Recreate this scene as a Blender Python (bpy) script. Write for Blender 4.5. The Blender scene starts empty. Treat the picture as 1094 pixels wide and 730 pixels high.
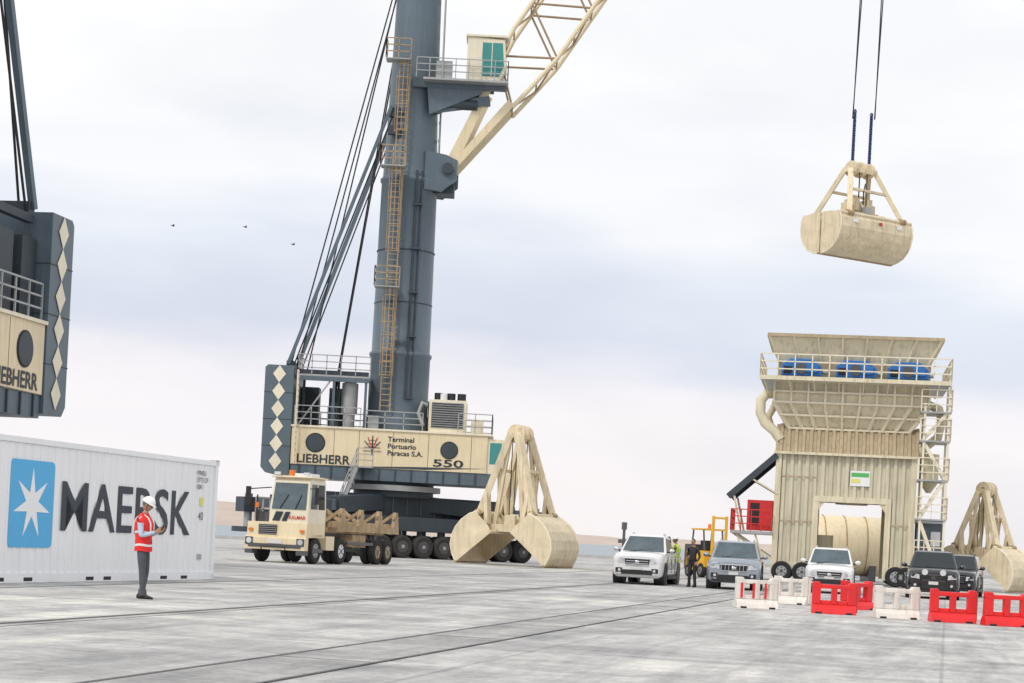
import bpy, bmesh, math, random
from mathutils import Vector, Matrix
random.seed(7)
V=Vector
scene=bpy.context.scene
# ------------------------------------------------------------------ materials
MATS={}
def mat(name,col,rough=.5,metal=0.0,var=.12,scale=1.2,streak=0.0,bump=0.0,bscale=20,dirt=None,coat=0):
    m=bpy.data.materials.new(name); m.use_nodes=True
    nt=m.node_tree; N=nt.nodes; L=nt.links
    b=N['Principled BSDF']
    b.inputs['Roughness'].default_value=rough; b.inputs['Metallic'].default_value=metal
    if coat: b.inputs['Coat Weight'].default_value=coat
    tc=N.new('ShaderNodeTexCoord')
    n=N.new('ShaderNodeTexNoise'); n.inputs['Scale'].default_value=scale; n.inputs['Detail'].default_value=6; n.inputs['Roughness'].default_value=.65
    L.new(tc.outputs['Object'],n.inputs['Vector'])
    r=N.new('ShaderNodeValToRGB')
    d=dirt or tuple(c*(1-var*2.2) for c in col)
    r.color_ramp.elements[0].position=.28; r.color_ramp.elements[0].color=(*[max(0,c*(1-var)) for c in col],1)
    r.color_ramp.elements[1].position=.68; r.color_ramp.elements[1].color=(*[min(1,c*(1+var*.4)) for c in col],1)
    L.new(n.outputs['Fac'],r.inputs['Fac'])
    out=r.outputs['Color']
    if streak>0:
        mp=N.new('ShaderNodeMapping'); mp.inputs['Scale'].default_value=(5,5,.35)
        L.new(tc.outputs['Object'],mp.inputs['Vector'])
        n2=N.new('ShaderNodeTexNoise'); n2.inputs['Scale'].default_value=1.3; n2.inputs['Detail'].default_value=5
        L.new(mp.outputs[0],n2.inputs['Vector'])
        r2=N.new('ShaderNodeValToRGB'); r2.color_ramp.elements[0].position=.5; r2.color_ramp.elements[0].color=(0,0,0,1)
        r2.color_ramp.elements[1].position=.75; r2.color_ramp.elements[1].color=(streak,streak,streak,1)
        L.new(n2.outputs['Fac'],r2.inputs['Fac'])
        mx=N.new('ShaderNodeMix'); mx.data_type='RGBA'
        L.new(r2.outputs['Color'],mx.inputs['Factor']); L.new(out,mx.inputs['A']); mx.inputs['B'].default_value=(*d,1)
        out=mx.outputs['Result']
    L.new(out,b.inputs['Base Color'])
    if bump>0:
        n3=N.new('ShaderNodeTexNoise'); n3.inputs['Scale'].default_value=bscale; n3.inputs['Detail'].default_value=4
        L.new(tc.outputs['Object'],n3.inputs['Vector'])
        bp=N.new('ShaderNodeBump'); bp.inputs['Strength'].default_value=bump; bp.inputs['Distance'].default_value=.02
        L.new(n3.outputs['Fac'],bp.inputs['Height']); L.new(bp.outputs[0],b.inputs['Normal'])
    MATS[name]=m; return m
mat('crane_grey',(.105,.145,.18),.42,var=.15,scale=.5,streak=.35,dirt=(.18,.20,.21))
mat('crane_grey_dark',(.045,.06,.075),.55,var=.2,scale=.8)
mat('cream',(.80,.68,.46),.5,var=.1,scale=.6,streak=.45,dirt=(.56,.43,.27))
mat('cream_light',(.82,.75,.59),.5,var=.1,scale=.6,streak=.4,dirt=(.58,.49,.36))
mat('cream_pale',(.74,.67,.49),.6,var=.16,scale=.9,streak=.7,dirt=(.42,.36,.25))
mat('grab_cream',(.77,.66,.46),.5,var=.2,scale=1.1,streak=.65,dirt=(.42,.31,.2))
mat('corr_cream',(.64,.60,.46),.6,var=.16,scale=.7,streak=.75,dirt=(.38,.34,.24))
mat('roof_tan',(.47,.38,.25),.65,var=.2,scale=.8,streak=.7,dirt=(.27,.21,.13))
mat('rust_cream',(.44,.32,.19),.75,var=.35,scale=2,streak=.6,dirt=(.18,.11,.06))
mat('brace_brown',(.40,.28,.17),.7,var=.2,scale=2)
mat('white_paint',(.82,.83,.84),.4,var=.05,scale=.5,streak=.22,dirt=(.6,.6,.58))
mat('reefer_white',(.86,.87,.885),.38,var=.04,scale=.5,streak=.25,dirt=(.68,.68,.67))
mat('logo_blue',(.07,.42,.75),.4,var=.04)
mat('logo_white',(.85,.86,.88),.4,var=.02)
mat('text_dark',(.025,.035,.05),.5,var=.05)
mat('text_red',(.6,.05,.03),.5,var=.05)
mat('text_green',(.1,.45,.12),.5,var=.05)
mat('yellow_sign',(.75,.72,.2),.5,var=.05)
mat('rubber',(.022,.022,.024),.85,var=.3,scale=6)
mat('rubber_dusty',(.045,.044,.043),.9,var=.3,scale=3)
mat('rim_grey',(.45,.45,.46),.35,.7,var=.1)
mat('rim_dark',(.12,.12,.13),.4,.4,var=.1)
mat('rope',(.03,.03,.035),.5,.3)
mat('chain_blue',(.05,.07,.22),.45,.3)
mat('glass_teal',(.05,.28,.27),.08,var=.2)
mat('glass_dark',(.02,.028,.033),.05,var=.1)
mat('glass_mid',(.10,.14,.16),.08,var=.35,scale=2)
mat('galv',(.42,.43,.43),.5,.4,var=.15)
mat('vent_dark',(.02,.02,.025),.7)
mat('blue_machine',(.025,.17,.50),.45,var=.15,scale=2)
mat('red_paint',(.66,.03,.03),.45,var=.15,scale=2)
mat('red_plastic',(.80,.018,.022),.4,var=.15,scale=3,streak=.3,dirt=(.45,.05,.04))
mat('white_plastic',(.80,.77,.71),.5,var=.14,scale=3,streak=.6,dirt=(.52,.43,.35))
mat('yellow_machine',(.80,.44,.03),.45,var=.15,scale=2)
mat('orange_lamp',(.85,.22,.02),.3)
mat('car_white',(.82,.82,.82),.25,coat=.6,var=.04)
mat('car_grey',(.36,.40,.45),.28,.5,coat=.6,var=.05)
mat('car_black',(.016,.018,.022),.2,coat=.8,var=.1)
mat('chrome',(.75,.76,.78),.12,1.0,var=.02)
mat('headlight',(.72,.75,.78),.08,.3,var=.1,scale=14)
mat('black_trim',(.02,.02,.022),.5)
mat('plate',(.7,.7,.66),.5)
mat('skin',(.42,.235,.155),.55,var=.08,scale=12)
mat('hair',(.02,.015,.012),.6)
mat('grey_hair',(.12,.11,.10),.6)
mat('shirt_blue',(.48,.59,.72),.8,var=.1,scale=8)
mat('vest_red',(.78,.022,.022),.7,var=.15,scale=9,bump=.3,bscale=25)
mat('reflective',(.80,.80,.76),.35,.2)
mat('trousers_grey',(.085,.09,.105),.85,var=.2,scale=9,bump=.5,bscale=14)
mat('dark_cloth',(.035,.033,.038),.85,var=.25,scale=8,bump=.4)
mat('brown_cloth',(.16,.10,.06),.85,var=.25,scale=8)
mat('vest_yellow',(.55,.75,.06),.7,var=.1)
mat('shoe',(.02,.018,.017),.5)
mat('helmet_white',(.85,.85,.85),.25,var=.02)
mat('pale_concrete',(.46,.46,.45),.85,var=.15,scale=1,bump=.3)

# ------------------------------------------------------------------ builder
class MB:
    def __init__(s): s.v=[];s.f=[];s.m=[];s.s=[]
    def add(s,vs,fs,m,smooth=False):
        o=len(s.v); s.v+= [tuple(v) for v in vs]
        for f in fs: s.f.append([i+o for i in f]); s.m.append(m); s.s.append(smooth)
    def bx(s,x0,x1,y0,y1,z0,z1,m):
        s.add([(x0,y0,z0),(x1,y0,z0),(x1,y1,z0),(x0,y1,z0),(x0,y0,z1),(x1,y0,z1),(x1,y1,z1),(x0,y1,z1)],
              [(0,3,2,1),(4,5,6,7),(0,1,5,4),(1,2,6,5),(2,3,7,6),(3,0,4,7)],m)
    def beam(s,p,q,w,m,h=None,up=None):
        p=V(p);q=V(q);h=h or w
        d=(q-p).normalized()
        u=V(up) if up else (V((0,0,1)) if abs(d.z)<.95 else V((0,1,0)))
        a=d.cross(u).normalized(); b=a.cross(d).normalized()
        vs=[]
        for c in (p,q):
            for sa,sb in ((-1,-1),(1,-1),(1,1),(-1,1)): vs.append(c+a*sa*w/2+b*sb*h/2)
        s.add(vs,[(0,3,2,1),(4,5,6,7),(0,1,5,4),(1,2,6,5),(2,3,7,6),(3,0,4,7)],m)
    def tube(s,pts,rad,m,n=10,cap=True,smooth=True):
        pts=[V(p) for p in pts]
        if not isinstance(rad,(list,tuple)): rad=[rad]*len(pts)
        vs=[];fs=[];pa=None
        for i,p in enumerate(pts):
            d=(pts[min(i+1,len(pts)-1)]-pts[max(i-1,0)]).normalized()
            if pa is None:
                u=V((0,0,1)) if abs(d.z)<.9 else V((1,0,0))
                a=d.cross(u).normalized()
            else: a=(pa-d*pa.dot(d)).normalized()
            pa=a; b=d.cross(a)
            for k in range(n):
                t=2*math.pi*k/n; vs.append(p+(a*math.cos(t)+b*math.sin(t))*rad[i])
        for i in range(len(pts)-1):
            for k in range(n):
                k2=(k+1)%n; fs.append((i*n+k,i*n+k2,(i+1)*n+k2,(i+1)*n+k))
        s.add(vs,fs,m,smooth)
        if cap:
            s.add(vs[:n],[tuple(range(n))],m); s.add(vs[-n:],[tuple(range(n))],m)
    def cyl(s,p,q,r,m,n=16,r2=None,cap=True): s.tube([p,q],[r,r if r2 is None else r2],m,n,cap)
    def prism(s,pts,plane,lo,hi,m):
        f={'xz':lambda a,b,c:(a,c,b),'yz':lambda a,b,c:(c,a,b),'xy':lambda a,b,c:(a,b,c)}[plane]
        n=len(pts); vs=[f(a,b,lo) for a,b in pts]+[f(a,b,hi) for a,b in pts]
        s.add(vs,[tuple(range(n))[::-1],tuple(range(n,2*n))]+[(i,(i+1)%n,(i+1)%n+n,i+n) for i in range(n)],m)
    def loft(s,rings,m,cap=True,smooth=True):
        n=len(rings[0]);vs=[p for r in rings for p in r]
        s.add(vs,[(i*n+k,i*n+(k+1)%n,(i+1)*n+(k+1)%n,(i+1)*n+k) for i in range(len(rings)-1) for k in range(n)],m,smooth)
        if cap: s.add(rings[0],[tuple(range(n))],m); s.add(rings[-1],[tuple(range(n))],m)
    def ell(s,c,r,m,seg=14,rg=9,zmin=-1):
        rings=[]
        for i in range(rg+1):
            t=math.asin(max(-1,zmin))+ (math.pi/2-math.asin(max(-1,zmin)))*i/rg
            z=math.sin(t);k=max(.001,math.cos(t))
            rings.append([(c[0]+r[0]*k*math.cos(2*math.pi*j/seg),c[1]+r[1]*k*math.sin(2*math.pi*j/seg),c[2]+r[2]*z) for j in range(seg)])
        s.loft(rings,m)
    def corr(s,o,ux,length,uz,height,nrm,m,pitch=.35,depth=.06):
        o=V(o);ux=V(ux).normalized();uz=V(uz).normalized();nrm=V(nrm).normalized()
        k=max(1,int(length/pitch));p=length/k;pr=[]
        for i in range(k):
            for fr,dd in ((0,0),(.4,0),(.5,1),(.9,1)): pr.append((i*p+fr*p,dd*depth))
        pr.append((length,0))
        vs=[];fs=[]
        for x,d in pr: vs+= [o+ux*x+nrm*d, o+ux*x+nrm*d+uz*height]
        for i in range(len(pr)-1): fs.append((2*i,2*i+2,2*i+3,2*i+1))
        s.add(vs,fs,m)
    def quad(s,a,b,c,d,m): s.add([a,b,c,d],[(0,1,2,3)],m)
    def rail(s,pts,m='galv',h=1.1,sp=1.3,r=.028,mid=2):
        pts=[V(p) for p in pts]
        for a,b in zip(pts[:-1],pts[1:]):
            L=(b-a).length;n=max(1,round(L/sp))
            for i in range(n+1):
                p=a.lerp(b,i/n); s.beam(p,p+V((0,0,h)),r*1.9,m)
            for j in range(mid+1):
                z=V((0,0,h*(j+1)/(mid+1))); s.beam(a+z,b+z,r*1.9,m)
    def obj(s,name,parent=None,bevel=0,seg=2,recalc=True):
        me=bpy.data.meshes.new(name); me.from_pydata(s.v,[],s.f)
        names=[]
        for m in s.m:
            if m not in names: names.append(m)
        for m in names: me.materials.append(MATS[m])
        for p,m,sm in zip(me.polygons,s.m,s.s): p.material_index=names.index(m); p.use_smooth=sm
        if recalc:
            bm=bmesh.new(); bm.from_mesh(me); bmesh.ops.recalc_face_normals(bm,faces=bm.faces); bm.to_mesh(me); bm.free()
        o=bpy.data.objects.new(name,me); scene.collection.objects.link(o)
        if parent: o.parent=parent
        if bevel:
            b=o.modifiers.new('b','BEVEL'); b.width=bevel; b.segments=seg; b.limit_method='ANGLE'
        return o
def empty(name,loc,rz=0):
    e=bpy.data.objects.new(name,None); scene.collection.objects.link(e)
    e.location=loc; e.rotation_euler=(0,0,math.radians(rz)); e.empty_display_size=.5; return e
def text(body,o,right,up,w,h,m,name,parent,bold=.02,depth=.004,align_h=True):
    c=bpy.data.curves.new('t','FONT'); c.body=body; c.offset=bold; c.resolution_u=4
    t=bpy.data.objects.new('t',c); scene.collection.objects.link(t)
    dg=bpy.context.evaluated_depsgraph_get(); dg.update()
    me=bpy.data.meshes.new_from_object(t.evaluated_get(dg))
    bpy.data.objects.remove(t)
    xs=[v.co.x for v in me.vertices];ys=[v.co.y for v in me.vertices]
    x0,x1,y0,y1=min(xs),max(xs),min(ys),max(ys)
    o=V(o);right=V(right).normalized();up=V(up).normalized();n=right.cross(up)
    for v in me.vertices:
        v.co=o+right*((v.co.x-x0)/(x1-x0)*w)+up*((v.co.y-y0)/(y1-y0)*h)+n*depth
    me.materials.clear(); me.materials.append(MATS[m])
    ob=bpy.data.objects.new(name,me); scene.collection.objects.link(ob); ob.parent=parent; return ob

# ------------------------------------------------------------------ world
w=bpy.data.worlds.new("World"); scene.world=w; w.use_nodes=True
nt=w.node_tree;N=nt.nodes;L=nt.links
for n in list(N): N.remove(n)
SE,SA=math.radians(48),math.atan2(-.62,-.70)
sky=N.new('ShaderNodeTexSky'); sky.sky_type='NISHITA'; sky.sun_disc=False; sky.sun_elevation=SE; sky.sun_rotation=SA; sky.dust_density=3
b1=N.new('ShaderNodeBackground'); b1.inputs['Strength'].default_value=.1; L.new(sky.outputs[0],b1.inputs['Color'])
tc=N.new('ShaderNodeTexCoord'); mp=N.new('ShaderNodeMapping'); mp.inputs['Scale'].default_value=(1.0,1.0,4.6); mp.inputs['Location'].default_value=(3.2,0,0)
L.new(tc.outputs['Generated'],mp.inputs['Vector'])
no=N.new('ShaderNodeTexNoise'); no.inputs['Scale'].default_value=3.0; no.inputs['Detail'].default_value=6; no.inputs['Roughness'].default_value=.48
L.new(mp.outputs[0],no.inputs['Vector'])
sp=N.new('ShaderNodeSeparateXYZ'); L.new(tc.outputs['Generated'],sp.inputs[0])
m1=N.new('ShaderNodeMath'); m1.operation='MULTIPLY_ADD'; m1.inputs[1].default_value=.16; m1.inputs[2].default_value=-.08
L.new(no.outputs['Fac'],m1.inputs[0])
m2=N.new('ShaderNodeMath'); m2.operation='ADD'; L.new(m1.outputs[0],m2.inputs[0]); L.new(sp.outputs['Z'],m2.inputs[1])
cr=N.new('ShaderNodeValToRGB'); e=cr.color_ramp.elements
e[0].position=0; e[0].color=(.94,.905,.915,1)
e[1].position=1; e[1].color=(1.0,1.0,1.02,1)
for p,c in ((.05,(.96,.93,.945)),(.085,(.92,.90,.94)),(.112,(.73,.775,.875)),(.14,(.78,.83,.915)),(.168,(.94,.95,.975)),(.20,(.92,.935,.965)),(.235,(1.0,1.0,1.0)),(.3,(1.02,1.02,1.02))):
    x=e.new(p); x.color=(*c,1)
L.new(m2.outputs[0],cr.inputs['Fac'])
mp2=N.new('ShaderNodeMapping'); mp2.inputs['Scale'].default_value=(1,1,2.4); mp2.inputs['Location'].default_value=(7.3,1,2); L.new(tc.outputs['Generated'],mp2.inputs['Vector'])
nn2=N.new('ShaderNodeTexNoise'); nn2.inputs['Scale'].default_value=5.5; nn2.inputs['Detail'].default_value=6; nn2.inputs['Roughness'].default_value=.5; L.new(mp2.outputs[0],nn2.inputs['Vector'])
r22=N.new('ShaderNodeValToRGB'); r22.color_ramp.elements[0].position=.36; r22.color_ramp.elements[0].color=(.955,.96,.98,1); r22.color_ramp.elements[1].position=.58; r22.color_ramp.elements[1].color=(1.05,1.045,1.04,1)
L.new(nn2.outputs['Fac'],r22.inputs['Fac'])
mm=N.new('ShaderNodeMix'); mm.data_type='RGBA'; mm.blend_type='MULTIPLY'; mm.inputs['Factor'].default_value=1; L.new(cr.outputs[0],mm.inputs['A']); L.new(r22.outputs[0],mm.inputs['B'])
b2=N.new('ShaderNodeBackground'); b2.inputs['Strength'].default_value=1.03; L.new(mm.outputs['Result'],b2.inputs['Color'])
mx=N.new('ShaderNodeMixShader'); mx.inputs[0].default_value=.93; L.new(b1.outputs[0],mx.inputs[1]); L.new(b2.outputs[0],mx.inputs[2])
wo=N.new('ShaderNodeOutputWorld'); L.new(mx.outputs[0],wo.inputs[0])
sl=bpy.data.lights.new('sun','SUN'); sl.energy=1.5; sl.angle=math.radians(10); sl.color=(1,.95,.87)
so=bpy.data.objects.new('sun',sl); scene.collection.objects.link(so)
sd=V((math.sin(SA)*math.cos(SE),math.cos(SA)*math.cos(SE),math.sin(SE)))
so.rotation_euler=(-sd).to_track_quat('-Z','Y').to_euler(); so.location=(0,0,80)
scene.view_settings.view_transform='Standard'; scene.view_settings.look='None'; scene.view_settings.exposure=0
# ------------------------------------------------------------------ camera
cam=bpy.data.cameras.new('camera'); co=bpy.data.objects.new('camera',cam); scene.collection.objects.link(co)
cam.sensor_width=36; cam.lens=65.8; cam.clip_end=20000; cam.clip_start=.3
cam.shift_x=.01005; cam.shift_y=.1919
co.location=(0,0,1.4); co.rotation_euler=(math.radians(90),math.radians(-3),0); scene.camera=co

# ------------------------------------------------------------------ ground
WD=V((.232,.973,0)).normalized(); WN=V((WD.y,-WD.x,0))
WA=math.atan2(.232,.973)
def ground_mat(name,dark=1.0):
    m=bpy.data.materials.new(name);m.use_nodes=True;nt=m.node_tree;N=nt.nodes;L=nt.links;b=N['Principled BSDF']
    tc=N.new('ShaderNodeTexCoord');mp=N.new('ShaderNodeMapping');mp.inputs['Rotation'].default_value=(0,0,WA)
    L.new(tc.outputs['Object'],mp.inputs['Vector'])
    def noise(sc,det,vec,ro=.6,dist=0):
        n=N.new('ShaderNodeTexNoise');n.inputs['Scale'].default_value=sc;n.inputs['Detail'].default_value=det;n.inputs['Roughness'].default_value=ro;n.inputs['Distortion'].default_value=dist
        L.new(vec,n.inputs['Vector']);return n.outputs['Fac']
    def ramp(f,a,b_,ca,cb):
        r=N.new('ShaderNodeValToRGB');r.color_ramp.elements[0].position=a;r.color_ramp.elements[1].position=b_
        r.color_ramp.elements[0].color=(*ca,1);r.color_ramp.elements[1].color=(*cb,1);L.new(f,r.inputs['Fac']);return r.outputs['Color']
    def mul(a,b_,f=1):
        x=N.new('ShaderNodeMix');x.data_type='RGBA';x.blend_type='MULTIPLY';x.inputs['Factor'].default_value=f
        L.new(a,x.inputs['A']);L.new(b_,x.inputs['B']);return x.outputs['Result']
    d=dark
    base=ramp(noise(.45,9,mp.outputs[0],.72,.6),.38,.60,(.43*d,.43*d,.428*d),(.68*d,.67*d,.65*d))
    st=N.new('ShaderNodeMapping');st.inputs['Scale'].default_value=(1.4,.14,1);L.new(mp.outputs[0],st.inputs['Vector'])
    c=mul(base,ramp(noise(1.0,8,st.outputs[0],.68,.4),.36,.58,(.72,.725,.74),(1.08,1.075,1.06)))
    st2=N.new('ShaderNodeMapping');st2.inputs['Scale'].default_value=(.12,.9,1);st2.inputs['Rotation'].default_value=(0,0,.12);L.new(mp.outputs[0],st2.inputs['Vector'])
    c=mul(c,ramp(noise(.9,7,st2.outputs[0],.65,.3),.38,.58,(.82,.82,.83),(1.05,1.05,1.045)))
    c=mul(c,ramp(noise(.09,3,mp.outputs[0]),.35,.62,(.84,.84,.86),(1.06,1.055,1.04)))
    c=mul(c,ramp(noise(6,6,mp.outputs[0],.8),.32,.62,(.74,.74,.74),(1.08,1.08,1.07)))
    c=mul(c,ramp(noise(1.3,5,mp.outputs[0],.7,1.0),.64,.72,(1,1,1),(.66,.66,.67)))
    br=N.new('ShaderNodeTexBrick');br.offset=0;br.inputs['Scale'].default_value=1;br.inputs['Brick Width'].default_value=5;br.inputs['Row Height'].default_value=6
    br.inputs['Mortar Size'].default_value=.03;br.inputs['Mortar Smooth'].default_value=.4
    br.inputs['Color1'].default_value=(1,1,1,1);br.inputs['Color2'].default_value=(.90,.90,.91,1);br.inputs['Mortar'].default_value=(.74,.74,.75,1)
    L.new(mp.outputs[0],br.inputs['Vector'])
    c=mul(c,br.outputs['Color'])
    L.new(c,b.inputs['Base Color']);b.inputs['Roughness'].default_value=.8
    bp=N.new('ShaderNodeBump');bp.inputs['Strength'].default_value=.35;bp.inputs['Distance'].default_value=.03
    L.new(noise(14,6,mp.outputs[0],.75),bp.inputs['Height']);L.new(bp.outputs[0],b.inputs['Normal'])
    MATS[name]=m
ground_mat('concrete_ground',1.0); ground_mat('concrete_band',.84)
mb=MB(); mb.bx(-260,260,-60,172,-3.5,0,'concrete_ground'); mb.obj('ground')
def strip(mb,p,off,wid,z,m,a=-60,b=190,h=.004):
    p=V((*p,0)); c=p+WN*off
    mb.beam(c+WD*a+V((0,0,z)),c+WD*b+V((0,0,z)),wid,m,h=.004)
mat('groove',(.13,.13,.135),.8,var=.45,scale=1.5); mat('steel_worn',(.30,.29,.28),.4,.6,var=.3,scale=4); mat('joint',(.24,.24,.24),.85,var=.3,scale=1.5)
P1=(-6.2,23.3)
mb=MB(); strip(mb,P1,0,.5,.006,'concrete_band',-60,145); strip(mb,P1,0,.15,.011,'groove',-60,145); strip(mb,P1,-.01,.05,.016,'steel_worn',-60,145); mb.obj('crane_rail_track')
P2=(-2.75,16.1)
mb=MB(); strip(mb,P2,0,1.15,.006,'concrete_band',-60,150); strip(mb,P2,.56,.045,.011,'groove',-60,150); strip(mb,P2,-.56,.06,.011,'groove',-60,150)
k=-20
while k<120:
    c=V((*P2,0))+WD*k+V((0,0,.011)); mb.beam(c-WN*.52,c+WN*.52,.02,'joint',h=.004); k+=6
mb.obj('cable_trench')
mb=MB(); strip(mb,P2,-10.5,.07,.006,'joint',-60,150); mb.obj('drain_channel')
mb=MB(); mb.bx(-260,260,171,171.6,0,.3,'pale_concrete'); mb.obj('quay_kerb')
# water
m=bpy.data.materials.new('sea');m.use_nodes=True;b=m.node_tree.nodes['Principled BSDF'];b.inputs['Base Color'].default_value=(.16,.22,.25,1);b.inputs['Roughness'].default_value=.3
n=m.node_tree.nodes.new('ShaderNodeTexNoise');n.inputs['Scale'].default_value=.6;bp=m.node_tree.nodes.new('ShaderNodeBump');bp.inputs['Strength'].default_value=.6
tc=m.node_tree.nodes.new('ShaderNodeTexCoord');m.node_tree.links.new(tc.outputs['Object'],n.inputs['Vector']);m.node_tree.links.new(n.outputs['Fac'],bp.inputs['Height']);m.node_tree.links.new(bp.outputs[0],b.inputs['Normal'])
MATS['sea']=m
mb=MB(); mb.quad((-9000,-9000,-2.5),(9000,-9000,-2.5),(9000,9000,-2.5),(-9000,9000,-2.5),'sea'); mb.obj('sea')
# hills
mat('desert',(.52,.43,.37),.95,var=.14,scale=.004)
from mathutils import noise as mn
mb=MB(); vs=[];nx,ny=220,12
for j in range(ny):
    for i in range(nx):
        X=-4200+8400*i/(nx-1);Y=4600+1800*j/(ny-1)
        r=math.sin(math.pi*j/(ny-1))
        h=28+26*mn.noise(V((X*.0011,Y*.0009,1)))+12*mn.noise(V((X*.005,Y*.004,3)))
        h+=34*math.exp(-((X+900)/700)**2)+8*math.exp(-((X-2300)/700)**2)
        vs.append((X,Y,-4+max(0,h)*r**.6))
mb.add(vs,[(j*nx+i,j*nx+i+1,(j+1)*nx+i+1,(j+1)*nx+i) for j in range(ny-1) for i in range(nx-1)],'desert',True)
mb.obj('desert_hills')

# ------------------------------------------------------------------ wheels
def wheel(mb,c,r,wd,ax='x',rim='rim_grey',tyre='rubber',out=1):
    c=V(c);a=V((1,0,0)) if ax=='x' else V((0,1,0))
    pr=[(-.5,.8),(-.46,.94),(-.3,1),(.3,1),(.46,.94),(.5,.8),(.42,.62)]
    pts=[c+a*wd*t*out for t,_ in pr]; rad=[r*k for _,k in pr]
    rings=[]
    b=V((0,0,1)); d=a.cross(b)
    for p,q in zip(pts,rad): rings.append([p+(b*math.cos(2*math.pi*k/24)+d*math.sin(2*math.pi*k/24))*q for k in range(24)])
    mb.loft(rings,tyre)
    mb.cyl(c+a*wd*.3*out,c+a*wd*.44*out,r*.6,rim,20,r2=r*.52)
    mb.cyl(c+a*wd*.4*out,c+a*wd*.5*out,r*.17,'rim_dark',12)
    for k in range(6):
        t=k*math.pi/3; q=c+a*wd*.45*out+(b*math.cos(t)+d*math.sin(t))*r*.38
        mb.cyl(q-a*.02,q+a*.01*out,r*.085,'rim_dark',6)

# ------------------------------------------------------------------ cranes
def crane(loc,rot,boom=58,tip_x=25.9,hang=True,urot=0):
    E=empty('mobile_harbor_crane',loc,rot)
    G='crane_grey';D='crane_grey_dark';C='cream'
    mb=MB()
    mb.bx(-6.4,6.4,-1.6,1.6,2.3,3.5,D)
    mb.cyl((0,0,3.4),(0,0,4.3),2.3,D,32); mb.cyl((0,0,3.75),(0,0,4.05),2.7,'galv',32)
    for sx in (-1,1):
        for sy in (-1,1):
            mb.beam((sx*1.5,sy*1.0,3.1),(sx*6.0,sy*3.6,2.75),1.1,D,h=.9)
            mb.beam((sx*5.6,sy*3.4,2.75),(sx*7.3,sy*4.3,2.7),.7,G,h=.6)
            mb.cyl((sx*7.1,sy*4.2,3.2),(sx*7.1,sy*4.2,1.2),.24,'galv',14)
            mb.bx(sx*7.1-.55,sx*7.1+.55,sy*4.2-.55,sy*4.2+.55,2.15,3.0,D)
            mb.cyl((sx*7.1,sy*4.2,1.0),(sx*7.1,sy*4.2,1.3),.9,D,20)
    for sy in (-1,1):
        mb.bx(-7.0,7.0,sy*3.0-.45,sy*3.0+.45,1.5,2.3,D)
        for i in range(11):
            x=-6.8+i*1.36
            wheel(mb,(x,sy*3.45,.64),.64,.45,'y','rim_dark','rubber_dusty',out=sy)
            wheel(mb,(x,sy*2.75,.64),.64,.45,'y','rim_dark','rubber_dusty',out=sy)
            mb.beam((x,sy*3.1,.62),(x,sy*3.1,1.6),.24,D)
            mb.beam((x,sy*3.46,.64),(x,sy*3.70,.64),.2,'galv')
    for i in range(13): mb.beam((-5.6+i*.93,-1.62,2.35),(-5.6+i*.93,-1.62,3.45),.07,G)
    uo=mb.obj('undercarriage',E,.04); uo.rotation_euler[2]=math.radians(urot)
    mb=MB()
    mb.bx(-5.7,5.6,-2.74,2.74,4.25,4.95,G)
    mb.bx(-5.7,5.3,-2.8,2.8,4.953,7.05,C)
    mb.bx(-5.75,5.6,-2.88,2.88,7.053,7.16,'cream_light')
    for sy in (-1,1):
        y=sy*2.8
        for x in (-3.3,-1.9,.0,2.0,4.4): mb.bx(x-.012,x+.012,min(y,y+sy*.006),max(y,y+sy*.006),5.0,7.0,'vent_dark')
        for x,z,r in ((-4.35,6.2,.55),(3.17,6.15,.5)):
            mb.cyl((x,y,z),(x,y+sy*.03,z),r,'vent_dark',28); mb.cyl((x,y+sy*.02,z),(x,y+sy*.045,z),r*.9,D,28)
        mb.prism([(-5.69,4.96),(-1.6,4.96),(1.9,4.99),(5.28,5.22),(1.2,5.12),(-1.8,5.0)],'xz',y if sy>0 else y-.01,y+.01 if sy>0 else y,D)
        for x in [-5.2+.9*i for i in range(12)]: mb.bx(x-.04,x+.04,min(sy*2.74,sy*2.80),max(sy*2.74,sy*2.80),4.27,4.93,D)
    mb.bx(5.303,6.2,-2.7,-1.2,4.9,6.9,'cream_light')
    mb.bx(5.45,6.1,-2.712,-2.698,5.5,6.7,'glass_teal'); mb.bx(6.198,6.212,-2.55,-1.35,5.5,6.7,'glass_teal')
    mb.obj('machinery_house',E,.03)
    for sy,rx in ((-1,1),(1,-1)):
        y=sy*2.815
        text('LIEBHERR',(-5.35 if sy<0 else -2.35,y,5.05),(rx,0,0),(0,0,1),3.0,.5,'text_dark','maker_lettering',E)
        text('550',(2.3 if sy<0 else 4.0,y,5.2),(rx,0,0),(0,0,1),1.7,.42,'text_dark','number_lettering',E)
        text('Terminal\nPortuario\nParacas S.A.',(-.3 if sy<0 else 1.8,y,5.7),(rx,0,0),(0,0,1),2.0,1.05,'text_dark','terminal_lettering',E)
        mb=MB()
        for k in range(5):
            t=math.radians(90+(k-2)*32)
            mb.beam((-1.15*1,y,5.95),(-1.15+.5*math.cos(t),y,6.2+.55*math.sin(t)),.05,'text_red' if k%2 else 'text_dark',h=.012,up=(0,1,0))
        mb.beam((-1.65,y,5.9),(-.65,y,5.9),.06,'text_dark',h=.012); mb.beam((-1.15,y,5.65),(-1.15,y,6.6),.06,'text_dark',h=.012)
        for k in range(3): mb.beam((-1.6+.1*k,y,6.1+.2*k),(-.7-.1*k,y,6.1+.2*k),.04,'text_dark',h=.012)
        mb.obj('tree_emblem',E)
    # counterweight
    mb=MB()
    mb.prism([(-7.36,4.7),(-7.1,4.4),(-5.75,4.4),(-5.75,10.45),(-7.2,10.45),(-7.36,10.3)],'xz',-2.85,2.85,G)
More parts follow.
